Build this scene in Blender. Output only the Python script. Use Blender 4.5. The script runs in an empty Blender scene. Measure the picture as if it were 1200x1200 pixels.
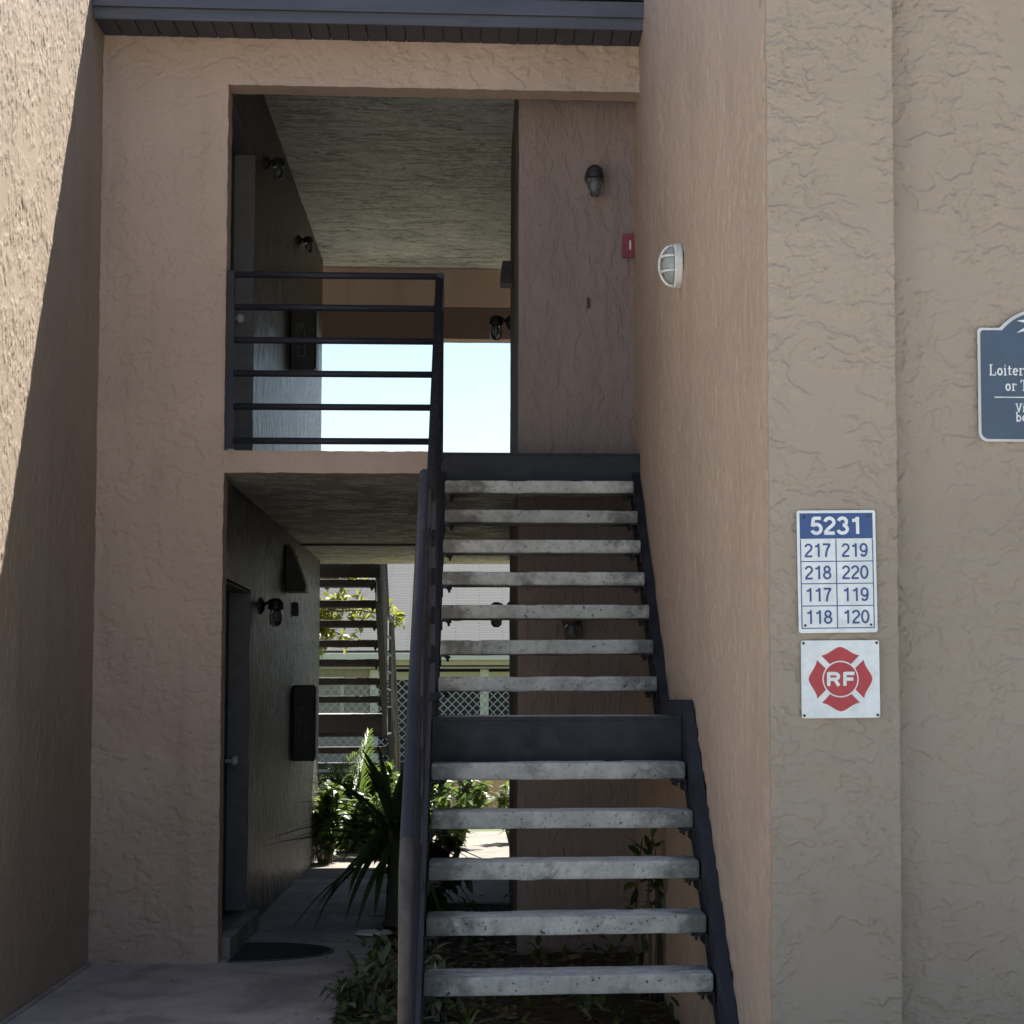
import bpy, bmesh, math, random
import numpy as np
from mathutils import Vector, Matrix, noise

# ------------------------------------------------------------------ camera, sky, sun, exposure
S = bpy.context.scene
C = S.collection
EYE = 1.46
cam_d = bpy.data.cameras.new('camera')
cam = bpy.data.objects.new('camera', cam_d)
C.objects.link(cam)
S.camera = cam
cam_d.sensor_width = 36.0
cam_d.sensor_fit = 'HORIZONTAL'
cam_d.lens = 36.0 * 2674.37 / 1200
cam_d.shift_x = -191.5 / 1200
cam_d.clip_end = 2000
YAW, PITCH, ROLL = 0.0854548, 0.0812, -0.00319484
_f = Vector((math.sin(YAW) * math.cos(PITCH), math.cos(YAW) * math.cos(PITCH), math.sin(PITCH)))
_r = Vector((math.cos(YAW), -math.sin(YAW), 0))
_u = _r.cross(_f)
_c, _s = math.cos(ROLL), math.sin(ROLL)
_r2 = _r * _c + _u * _s
_u2 = _u * _c - _r * _s
_m = Matrix((_r2, _u2, -_f)).transposed().to_4x4()
_m.translation = (0, 0, EYE)
cam.matrix_world = _m

SUN_TO = Vector((0.56, 1.0, 1.625)).normalized()       # towards the sun: behind the building, to the right
world = bpy.data.worlds.new('World')
S.world = world
world.use_nodes = True
wn = world.node_tree
wn.nodes.clear()
sky = wn.nodes.new('ShaderNodeTexSky')
sky.sky_type = 'NISHITA'
sky.sun_disc = False
sky.sun_elevation = math.asin(SUN_TO.z)
sky.sun_rotation = math.atan2(SUN_TO.x, SUN_TO.y)
sky.dust_density = 0.5
sky.air_density = 1.0
bg = wn.nodes.new('ShaderNodeBackground')
bg.inputs['Strength'].default_value = 0.05
wo = wn.nodes.new('ShaderNodeOutputWorld')
wn.links.new(sky.outputs[0], bg.inputs[0])
wn.links.new(bg.outputs[0], wo.inputs[0])
sun_d = bpy.data.lights.new('sun', 'SUN')
sun_d.energy = 5.0
sun_d.angle = math.radians(0.53)
sun_d.color = (1.0, 0.95, 0.87)
sun = bpy.data.objects.new('sun', sun_d)
C.objects.link(sun)
sun.rotation_euler = SUN_TO.to_track_quat('Z', 'Y').to_euler()
S.view_settings.view_transform = 'Standard'
S.view_settings.look = 'None'
S.view_settings.exposure = 1.8
S.view_settings.gamma = 1.0
S.view_settings.use_curve_mapping = False
S.render.engine = 'CYCLES'
S.cycles.max_bounces = 8
S.cycles.diffuse_bounces = 5
S.cycles.transparent_max_bounces = 12

rnd = random.Random(7)

# ------------------------------------------------------------------ materials
MATS = {}


class NT:
    def __init__(self, name):
        self.m = bpy.data.materials.new(name)
        self.m.use_nodes = True
        self.t = self.m.node_tree
        self.b = self.t.nodes['Principled BSDF']
        self.out = self.t.nodes['Material Output']
        tc = self.t.nodes.new('ShaderNodeTexCoord')
        self.co = tc.outputs['Object']
        MATS[name] = self.m

    def n(self, kind, **kw):
        nd = self.t.nodes.new(kind)
        for k, v in kw.items():
            setattr(nd, k, v)
        return nd

    def link(self, a, b):
        self.t.links.new(a, b)

    def put(self, sock, v):
        if hasattr(v, 'links') or hasattr(v, 'is_linked'):
            self.t.links.new(v, sock)
        else:
            sock.default_value = v

    def mapping(self, scale=(1, 1, 1), loc=(0, 0, 0), rot=(0, 0, 0), src=None):
        mp = self.n('ShaderNodeMapping')
        mp.inputs['Scale'].default_value = scale
        mp.inputs['Location'].default_value = loc
        mp.inputs['Rotation'].default_value = rot
        self.link(src or self.co, mp.inputs['Vector'])
        return mp.outputs[0]

    def noise(self, scale, detail=3, rough=.55, dist=0.0, vec=None):
        nd = self.n('ShaderNodeTexNoise')
        nd.inputs['Scale'].default_value = scale
        nd.inputs['Detail'].default_value = detail
        nd.inputs['Roughness'].default_value = rough
        nd.inputs['Distortion'].default_value = dist
        self.link(vec or self.co, nd.inputs['Vector'])
        return nd.outputs['Fac']

    def mr(self, v, a, b, c=0.0, d=1.0, smooth=True):
        nd = self.n('ShaderNodeMapRange')
        if smooth:
            nd.interpolation_type = 'SMOOTHSTEP'
        self.put(nd.inputs[0], v)
        for i, q in enumerate((a, b, c, d)):
            nd.inputs[i + 1].default_value = q
        return nd.outputs[0]

    def math(self, op, a, b=0.0, c=0.0):
        nd = self.n('ShaderNodeMath', operation=op)
        self.put(nd.inputs[0], a)
        self.put(nd.inputs[1], b)
        self.put(nd.inputs[2], c)
        return nd.outputs[0]

    def mix(self, fac, a, b):
        nd = self.n('ShaderNodeMix', data_type='RGBA')
        self.put(nd.inputs[0], fac)
        for i, q in ((6, a), (7, b)):
            if isinstance(q, tuple):
                nd.inputs[i].default_value = (*q, 1) if len(q) == 3 else q
            else:
                self.link(q, nd.inputs[i])
        return nd.outputs[2]

    def bump(self, h, strength=1.0, dist=.005, prev=None):
        nd = self.n('ShaderNodeBump')
        nd.inputs['Strength'].default_value = strength
        nd.inputs['Distance'].default_value = dist
        self.link(h, nd.inputs['Height'])
        if prev:
            self.link(prev, nd.inputs['Normal'])
        return nd.outputs[0]

    def base(self, c):
        self.put(self.b.inputs['Base Color'], (*c, 1) if isinstance(c, tuple) else c)

    def rough(self, v):
        self.put(self.b.inputs['Roughness'], v)

    def spec(self, v):
        self.b.inputs['Specular IOR Level'].default_value = v

    def nrm(self, v):
        self.link(v, self.b.inputs['Normal'])


def stucco(name, col, rough=.75, spec=.3, dist=.002, dirt=(.16, .13, .105), dirtamt=.35, seed=0., relief=0.0):
    """painted stucco; the trowel relief of the near walls is geometry, this adds the fine grain"""
    m = NT(name)
    h = m.noise(80, 3, .65)
    nr = m.bump(h, 1.0, dist)
    if relief:
        n1 = m.noise(13.0, 4, .66, .4, m.mapping(scale=(1, 1.0, .45), loc=(seed, 0, 0)))
        nr = m.bump(m.math('MULTIPLY_ADD', m.mr(n1, .42, .58), .5, n1), 1.0, relief, nr)
    m.nrm(nr)
    big = m.noise(.9, 3, .6, .5, m.mapping(loc=(seed + 1, 0, 0)))
    c = m.mix(m.mr(big, .3, .7), tuple(x * .92 for x in col), tuple(x * 1.06 for x in col))
    streak = m.noise(3.2, 4, .65, .2, m.mapping(scale=(1, 1, .13), loc=(0, seed, 0)))
    c = m.mix(m.math('MULTIPLY', m.mr(streak, .5, .8), dirtamt), c, dirt)
    m.base(c)
    m.rough(rough)
    m.spec(spec)
    return m


TAN = (.56, .43, .345)
stucco('stucco_tan', TAN, seed=1.3)
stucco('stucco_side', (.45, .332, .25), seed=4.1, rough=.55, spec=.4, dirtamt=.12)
stucco('stucco_beige', (.33, .275, .217), seed=7.7, dirtamt=.15)
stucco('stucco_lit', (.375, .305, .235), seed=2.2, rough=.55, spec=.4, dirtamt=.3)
stucco('stucco_corridor_shade', (.088, .072, .062), seed=3.3, rough=.36, spec=.32, dirtamt=.4, relief=.022)  # same tan paint darkened; the corridor's shade is put into the colour
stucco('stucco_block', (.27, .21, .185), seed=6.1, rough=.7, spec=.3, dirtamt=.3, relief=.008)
stucco('lintel_dark', (.19, .135, .12), seed=6.1, rough=.7, spec=.3, dirtamt=.25)  # darker tone for the lower part of the rear beam

m = NT('ceiling_mildew')
v = m.mapping(scale=(1, 1.1, 1))
n1 = m.noise(6.5, 6, .68, .5, v)
n2 = m.noise(1.6, 5, .7, .4)
crk = m.noise(2.6, 7, .7, 1.2, m.mapping(scale=(.55, 2.6, 1)))
c = m.mix(m.mr(n2, .3, .7), (.56, .59, .58), (.76, .75, .69))
c = m.mix(m.math('MULTIPLY', m.mr(n1, .45, .75), .6), c, (.24, .25, .22))
cr = m.math('MULTIPLY', m.math('SUBTRACT', 1.0, m.mr(m.math('ABSOLUTE', m.math('SUBTRACT', crk, .5)), 0, .018)),
            m.mr(m.noise(2.2, 3, .5), .38, .55))
c = m.mix(m.math('MULTIPLY', cr, .9), c, (.035, .035, .03))
m.base(c)
m.rough(.5)
m.spec(.4)
h = m.math('MULTIPLY_ADD', cr, -.8, m.math('MULTIPLY', m.mr(n1, .46, .52), .6))
m.nrm(m.bump(m.math('MULTIPLY_ADD', m.noise(40, 4), .25, h), 1, .012))

m = NT('steel_paint')
n1 = m.noise(14, 5, .65)
n2 = m.noise(2.5, 4, .6, .3)
c = m.mix(m.mr(n2, .35, .7), (.021, .023, .031), (.032, .034, .043))
c = m.mix(m.math('MULTIPLY', m.mr(n1, .66, .72), .6), c, (.085, .075, .068))
m.base(c)
m.rough(m.mr(n1, .3, .7, .42, .6))
m.spec(.28)
m.nrm(m.bump(m.noise(60, 4), .5, .0012))

m = NT('fascia_paint')
n2 = m.noise(3.0, 5, .65, .3, m.mapping(scale=(.4, 1, 3)))
m.base(m.mix(m.mr(n2, .35, .72), (.07, .075, .10), (.10, .105, .14)))
m.rough(.5)
m.nrm(m.bump(m.noise(30, 4), .4, .002))

m = NT('tread_concrete')
oi = m.n('ShaderNodeObjectInfo')
add = m.n('ShaderNodeVectorMath', operation='ADD')
m.link(m.co, add.inputs[0])
sc = m.n('ShaderNodeVectorMath', operation='SCALE')
cmb = m.n('ShaderNodeCombineXYZ')
for i in range(3):
    m.link(oi.outputs['Random'], cmb.inputs[i])
m.link(cmb.outputs[0], sc.inputs[0])
sc.inputs['Scale'].default_value = 37.0
m.link(sc.outputs[0], add.inputs[1])
v = add.outputs[0]
n1 = m.noise(6, 6, .7, .4, v)
n2 = m.noise(45, 5, .7, 0, v)
n3 = m.noise(7.0, 7, .75, .2, v)
c = m.mix(m.mr(n1, .35, .65), (.42, .42, .385), (.59, .585, .535))
c = m.mix(m.math('MULTIPLY', m.mr(n3, .48, .74), .7), c, (.15, .155, .145))
c = m.mix(m.math('MULTIPLY', m.mr(n2, .55, .68), .6), c, (.16, .16, .15))
c = m.mix(m.math('MULTIPLY', m.mr(m.noise(48, 2, .5, 0, v), .68, .72), .85), c, (.03, .03, .03))
sepx = m.n('ShaderNodeSeparateXYZ')
m.link(m.co, sepx.inputs[0])
endm = m.math('MAXIMUM', m.mr(sepx.outputs['X'], .10, -.20), m.mr(sepx.outputs['X'], .62, .86))
grime = m.math('MULTIPLY', m.mr(m.math('MULTIPLY_ADD', endm, .22, m.noise(5.0, 6, .75, .3, v)), .52, .74), .75)
c = m.mix(grime, c, (.085, .085, .078))
hv = m.n('ShaderNodeHueSaturation')
m.link(m.math('MULTIPLY_ADD', oi.outputs['Random'], .35, .86), hv.inputs['Value'])
m.link(c, hv.inputs['Color'])
m.base(hv.outputs[0])
m.rough(.85)
m.spec(.25)
m.nrm(m.bump(m.math('MULTIPLY_ADD', n1, .6, n2), .8, .004))


def concrete(name, a, b, dark, jointless=True):
    m = NT(name)
    n1 = m.noise(1.6, 6, .65, .6)
    n2 = m.noise(70, 4, .7)
    n3 = m.noise(1.5, 6, .7, .6, m.mapping(scale=(1, .55, 1)))
    c = m.mix(m.mr(n1, .35, .65), a, b)
    c = m.mix(m.math('MULTIPLY', m.mr(n3, .44, .62), .8), c, dark)
    c = m.mix(m.math('MULTIPLY', m.mr(n2, .6, .72), .4), c, dark)
    m.base(c)
    m.rough(.8)
    m.nrm(m.bump(m.math('MULTIPLY_ADD', n1, .8, m.math('MULTIPLY', n2, .3)), .6, .006))
    return m


concrete('walk_concrete', (.44, .40, .36), (.53, .49, .44), (.26, .24, .22))
concrete('parking_concrete', (.47, .455, .43), (.53, .51, .48), (.40, .385, .36))  # kept pale so the unseen front paving bounces light into the recess
concrete('sun_concrete', (.14, .122, .098), (.175, .155, .125), (.10, .09, .075))  # darker copy of the concrete for parts in full sun
concrete('threshold_stone', (.33, .31, .28), (.42, .40, .36), (.20, .19, .17))

m = NT('soil')
n1 = m.noise(22, 6, .7)
m.base(m.mix(m.mr(n1, .3, .7), (.028, .02, .014), (.085, .062, .042)))
m.rough(.95)
m.nrm(m.bump(n1, 1, .03))

m = NT('lawn')
n1 = m.noise(30, 5, .7)
m.base(m.mix(m.mr(n1, .3, .7), (.06, .075, .025), (.11, .13, .045)))
m.rough(.9)
m.nrm(m.bump(n1, 1, .03))


def leafmat(name, a, b, trans=.35, rough=.4, spec=.5):
    m = NT(name)
    g = m.n('ShaderNodeNewGeometry')
    c = m.mix(g.outputs['Random Per Island'], a, b)
    m.base(c)
    m.rough(rough)
    m.spec(spec)
    tr = m.n('ShaderNodeBsdfTranslucent')
    hs = m.n('ShaderNodeHueSaturation')
    hs.inputs['Value'].default_value = 1.5
    hs.inputs['Hue'].default_value = .48
    m.link(c, hs.inputs['Color'])
    m.link(hs.outputs[0], tr.inputs[0])
    mx = m.n('ShaderNodeMixShader')
    mx.inputs[0].default_value = trans
    m.link(m.b.outputs[0], mx.inputs[1])
    m.link(tr.outputs[0], mx.inputs[2])
    m.link(mx.outputs[0], m.out.inputs[0])
    return m


leafmat('leaf_shrub', (.035, .07, .018), (.10, .16, .035), .42)
leafmat('leaf_tree', (.10, .14, .02), (.22, .24, .04), .5)
leafmat('leaf_palm', (.05, .10, .018), (.11, .19, .03), .5)
leafmat('leaf_strap', (.045, .08, .03), (.10, .15, .05), .35, .35)
leafmat('leaf_cover', (.05, .075, .03), (.26, .27, .17), .2)
leafmat('leaf_dead', (.10, .07, .04), (.22, .17, .10), .1, .8)

m = NT('bark')
n1 = m.noise(14, 5, .7, .5, m.mapping(scale=(1, 1, .3)))
m.base(m.mix(n1, (.06, .045, .03), (.17, .14, .10)))
m.rough(.9)
m.nrm(m.bump(n1, 1, .02))


def plain(name, col, rough=.5, metal=0.0, spec=.5, var=.12, nscale=12):
    m = NT(name)
    n1 = m.noise(nscale, 5, .65)
    m.base(m.mix(m.mr(n1, .3, .7), tuple(x * (1 - var) for x in col), tuple(min(1, x * (1 + var)) for x in col)))
    m.rough(rough)
    m.spec(spec)
    m.b.inputs['Metallic'].default_value = metal
    return m


plain('sign_white', (.72, .76, .76), .4, var=.09, nscale=22)
plain('sign_blue', (.028, .075, .23), .4, var=.08)
plain('sign_red', (.42, .035, .045), .45, var=.10)
plain('sign_slate', (.055, .085, .135), .4, var=.06)
plain('sign_slate_edge', (.55, .55, .54), .5)
plain('sign_letter', (.72, .74, .74), .5)
plain('screw_dark', (.05, .045, .04), .5)
plain('lamp_black', (.018, .02, .024), .45)
plain('lamp_white', (.72, .73, .70), .45)
plain('alarm_red', (.22, .03, .05), .5)
plain('cabinet_dark', (.04, .034, .034), .5, var=.3)
plain('door_dark', (.045, .045, .05), .45)
plain('frame_grey', (.20, .195, .20), .6)
plain('pictogram_grey', (.22, .21, .21), .6)
plain('soffit_paint', (.045, .052, .075), .6)
plain('mesh_grey', (.40, .42, .41), .5)
plain('mat_rubber', (.022, .02, .02), .95, nscale=90, var=.4)
plain('mat_border', (.12, .115, .10), .9, nscale=90, var=.3)
plain('house_trim', (.60, .62, .54), .5, var=.05)
plain('house_cream', (.45, .43, .28), .6, var=.06)
plain('house_siding', (.33, .31, .24), .7)
plain('porch_shade', (.02, .024, .032), .6)
plain('low_wall_tan', (.52, .38, .24), .85)
plain('knob_patch_white', (.82, .80, .75), .6, var=.06)
plain('tread_silhouette', (.022, .024, .028), .8, var=.4)  # rear treads darkened to a backlit silhouette; the shade is in the colour
plain('rust_brown', (.06, .045, .038), .6, var=.35, nscale=20)

m = NT('lamp_glass')
m.base((.4, .42, .41))
m.rough(.12)
m.b.inputs['Transmission Weight'].default_value = .85
m.b.inputs['IOR'].default_value = 1.3
m = NT('lamp_frosted')
m.base((.33, .37, .36))
m.rough(.25)
m.spec(.6)

m = NT('shingle_grey')
br = m.n('ShaderNodeTexBrick')
br.offset = .5
br.inputs['Scale'].default_value = 1.0
br.inputs['Brick Width'].default_value = .95
br.inputs['Row Height'].default_value = .10
br.inputs['Mortar Size'].default_value = .016
br.inputs['Mortar Smooth'].default_value = .3
br.inputs['Color1'].default_value = (.042, .047, .049, 1)
br.inputs['Color2'].default_value = (.054, .059, .061, 1)
br.inputs['Mortar'].default_value = (.022, .025, .027, 1)
wv = m.n('ShaderNodeVectorMath', operation='ADD')
nz = m.n('ShaderNodeTexNoise')
nz.inputs['Scale'].default_value = 3.0
m.link(m.co, nz.inputs['Vector'])
ws = m.n('ShaderNodeVectorMath', operation='SCALE')
ws.inputs['Scale'].default_value = .05
m.link(nz.outputs['Color'], ws.inputs[0])
m.link(m.co, wv.inputs[0])
m.link(ws.outputs[0], wv.inputs[1])
m.link(wv.outputs[0], br.inputs['Vector'])
m.base(m.mix(m.math('MULTIPLY', m.mr(m.noise(1.4, 6, .7), .4, .7), .5), br.outputs['Color'], (.035, .04, .042)))
m.rough(.9)
m.nrm(m.bump(m.math('MULTIPLY_ADD', m.noise(60, 3), .3, m.math('SUBTRACT', 1.0, br.outputs['Fac'])), 1, .02))


# ------------------------------------------------------------------ geometry helpers
def link(o, parent=None):
    C.objects.link(o)
    if parent is not None:
        o.parent = parent
    return o


def empty(name, loc=(0, 0, 0), label=None, cat=None, group=None):
    o = bpy.data.objects.new(name, None)
    o.location = loc
    o.empty_display_size = .1
    C.objects.link(o)
    return tag(o, label, cat, group)


def tag(o, label=None, cat=None, group=None, kind=None):
    if label:
        o['label'] = label
    if cat:
        o['category'] = cat
    if group:
        o['group'] = group
    if kind:
        o['kind'] = kind
    return o


def obj(name, bm, mat, parent=None, smooth=False, world=True):
    """bm is in world coordinates; the object keeps identity relative to the world even when parented."""
    me = bpy.data.meshes.new(name)
    bm.to_mesh(me)
    bm.free()
    me.materials.append(MATS[mat])
    if smooth:
        for p in me.polygons:
            p.use_smooth = True
    o = bpy.data.objects.new(name, me)
    C.objects.link(o)
    if parent is not None:
        o.parent = parent
        if world:
            par = Matrix.Identity(4)
            q = parent
            off = Vector((0, 0, 0))
            while q is not None:
                off += Vector(q.location)
                q = q.parent
            o.location = -off
    return o


def bm_new():
    return bmesh.new()


def box(bm, x0, x1, y0, y1, z0, z1, bev=0.0):
    vs = [bm.verts.new((x, y, z)) for x in (x0, x1) for y in (y0, y1) for z in (z0, z1)]
    fs = [(0, 1, 3, 2), (4, 6, 7, 5), (0, 4, 5, 1), (2, 3, 7, 6), (0, 2, 6, 4), (1, 5, 7, 3)]
    F = [bm.faces.new([vs[i] for i in f]) for f in fs]
    if bev > 0:
        es = list({e for f in F for e in f.edges})
        bmesh.ops.bevel(bm, geom=es, offset=bev, segments=2, affect='EDGES', profile=.6)
    return bm


def tube(bm, pts, r, seg=12, cap=True):
    pts = [Vector(p) for p in pts]
    rings = []
    up0 = Vector((1, 0, .013))
    for i, p in enumerate(pts):
        a = pts[max(i - 1, 0)]
        b = pts[min(i + 1, len(pts) - 1)]
        t = (b - a).normalized()
        if 0 < i < len(pts) - 1:
            t = ((pts[i] - a).normalized() + (b - pts[i]).normalized()).normalized()
        u = up0 if abs(t.dot(up0)) < .95 else Vector((0, 1, .01))
        n = t.cross(u).normalized()
        w = n.cross(t).normalized()
        k = 1.0
        if 0 < i < len(pts) - 1:
            k = 1.0 / max(.5, t.dot((b - pts[i]).normalized()))
        rr = r[i] if isinstance(r, (list, tuple)) else r
        rings.append([bm.verts.new(p + (n * math.cos(q) + w * math.sin(q)) * rr) for q in
                      [2 * math.pi * j / seg for j in range(seg)]])
    for a, b in zip(rings, rings[1:]):
        for j in range(seg):
            bm.faces.new((a[j], a[(j + 1) % seg], b[(j + 1) % seg], b[j]))
    if cap:
        bm.faces.new(list(reversed(rings[0])))
        bm.faces.new(rings[-1])
    bmesh.ops.recalc_face_normals(bm, faces=bm.faces)
    return bm


def lathe(bm, prof, axis_o, axis, seg=20):
    """prof: list of (radius, distance along axis)."""
    axis = Vector(axis).normalized()
    u = axis.orthogonal().normalized()
    w = axis.cross(u)
    o = Vector(axis_o)
    rings = []
    for r, d in prof:
        rings.append([bm.verts.new(o + axis * d + (u * math.cos(t) + w * math.sin(t)) * max(r, 1e-4)) for t in
                      [2 * math.pi * j / seg for j in range(seg)]])
    for a, b in zip(rings, rings[1:]):
        for j in range(seg):
            bm.faces.new((a[j], a[(j + 1) % seg], b[(j + 1) % seg], b[j]))
    bm.faces.new(list(reversed(rings[0])))
    bm.faces.new(rings[-1])
    bmesh.ops.recalc_face_normals(bm, faces=bm.faces)
    return bm


def prism(bm, poly, mapf, d0, d1):
    """poly: 2-D outline (counter-clockwise), mapf(u,v,d)->world; extruded d0..d1."""
    a = [bm.verts.new(mapf(u, v, d0)) for u, v in poly]
    b = [bm.verts.new(mapf(u, v, d1)) for u, v in poly]
    bm.faces.new(list(reversed(a)))
    bm.faces.new(b)
    n = len(poly)
    for i in range(n):
        bm.faces.new((a[i], a[(i + 1) % n], b[(i + 1) % n], b[i]))
    bmesh.ops.recalc_face_normals(bm, faces=bm.faces)
    return bm


def lin(a, b, step, extra=()):
    n = max(1, int(round((b - a) / step)))
    xs = {round(a + (b - a) * i / n, 5) for i in range(n + 1)}
    xs = sorted(xs)
    for e in extra:                      # snap the nearest line to the exact edge
        i = min(range(len(xs)), key=lambda k: abs(xs[k] - e))
        if 0 < i < len(xs) - 1:
            xs[i] = e
    return xs


def grid_wall(us, vs, solid, d0, d1, mapf, amp=.004, freq=5.0, seed=0.0):
    """Thick wall on a (u,v) grid with openings; every vertex wobbles as hand-trowelled stucco does."""
    bm = bmesh.new()
    cache = {}

    def V(i, j, k):
        key = (i, j, k)
        if key not in cache:
            p = Vector(mapf(us[i], vs[j], d1 if k else d0))
            q = p * freq + Vector((seed, seed, seed))
            w = noise.noise_vector(q) * amp + noise.noise_vector(q * 3.1) * amp * .5
            cache[key] = bm.verts.new(p + w)
        return cache[key]

    nu, nv = len(us) - 1, len(vs) - 1
    sol = [[solid((us[i] + us[i + 1]) / 2, (vs[j] + vs[j + 1]) / 2) for j in range(nv)] for i in range(nu)]
    for i in range(nu):
        for j in range(nv):
            if not sol[i][j]:
                continue
            bm.faces.new((V(i, j, 0), V(i, j + 1, 0), V(i + 1, j + 1, 0), V(i + 1, j, 0)))
            bm.faces.new((V(i, j, 1), V(i + 1, j, 1), V(i + 1, j + 1, 1), V(i, j + 1, 1)))
            if i == 0 or not sol[i - 1][j]:
                bm.faces.new((V(i, j, 0), V(i, j, 1), V(i, j + 1, 1), V(i, j + 1, 0)))
            if i == nu - 1 or not sol[i + 1][j]:
                bm.faces.new((V(i + 1, j, 0), V(i + 1, j + 1, 0), V(i + 1, j + 1, 1), V(i + 1, j, 1)))
            if j == 0 or not sol[i][j - 1]:
                bm.faces.new((V(i, j, 0), V(i + 1, j, 0), V(i + 1, j, 1), V(i, j, 1)))
            if j == nv - 1 or not sol[i][j + 1]:
                bm.faces.new((V(i, j + 1, 0), V(i, j + 1, 1), V(i + 1, j + 1, 1), V(i + 1, j + 1, 0)))
    bmesh.ops.recalc_face_normals(bm, faces=bm.faces)
    return bm


_rng = np.random.RandomState(5)
_perm = _rng.permutation(512)
_ang = _rng.rand(512) * 2 * np.pi
_gx, _gy = np.cos(_ang), np.sin(_ang)


def perlin(x, y, seed=0):
    xi, yi = np.floor(x).astype(int), np.floor(y).astype(int)
    xf, yf = x - xi, y - yi
    w = lambda t: t * t * t * (t * (t * 6 - 15) + 10)
    def g(i, j):
        h = _perm[(_perm[(xi + i + seed * 31) % 512] + yi + j) % 512]
        return _gx[h] * (xf - i) + _gy[h] * (yf - j)
    u, v = w(xf), w(yf)
    a = g(0, 0) * (1 - u) + g(1, 0) * u
    b = g(0, 1) * (1 - u) + g(1, 1) * u
    return (a * (1 - v) + b * v) * 1.5


def fbm(x, y, oct=4, seed=0, gain=.5):
    t, a = 0, 1.0
    for k in range(oct):
        t = t + a * perlin(x * 2 ** k + 13.7 * k, y * 2 ** k + 7.1 * k, seed + k)
        a *= gain
    return t


def sstep(v, a, b):
    t = np.clip((v - a) / (b - a), 0, 1)
    return t * t * (3 - 2 * t)


def trowel(U, V, seed=0, fu=6.0, fv=11.0, cover=.0, amp=.0028, edge=.022, base=.0025, layers=2, gain=.55, lip=.8):
    """skip-trowel stucco: thin skims with crisp broken edges over a gently uneven coat"""
    wu = U + .035 * fbm(U * 5, V * 5, 3, seed + 40)
    wv = V + .030 * fbm(U * 5, V * 7, 3, seed + 50)
    h = base * fbm(U * 2.2, V * 2.2, 2, seed + 60)
    for k in range(layers):
        n = fbm(wu * fu * (1 + .45 * k), wv * fv * (1 + .45 * k), 4, seed + 3 + 9 * k, gain)
        msk = sstep(fbm(U * 3.1, V * 3.1, 3, seed + 21 + k), cover - .04, cover + .10)
        h = h + amp * (1 - .2 * k) * (sstep(n, .05, .05 + edge) + lip * np.exp(-((n - .05 - edge) / (edge * 1.3)) ** 2)) * msk
    cap = .0095
    return cap * np.tanh(h / cap) + .0007 * fbm(U * 70, V * 70, 2, seed + 70)


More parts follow.
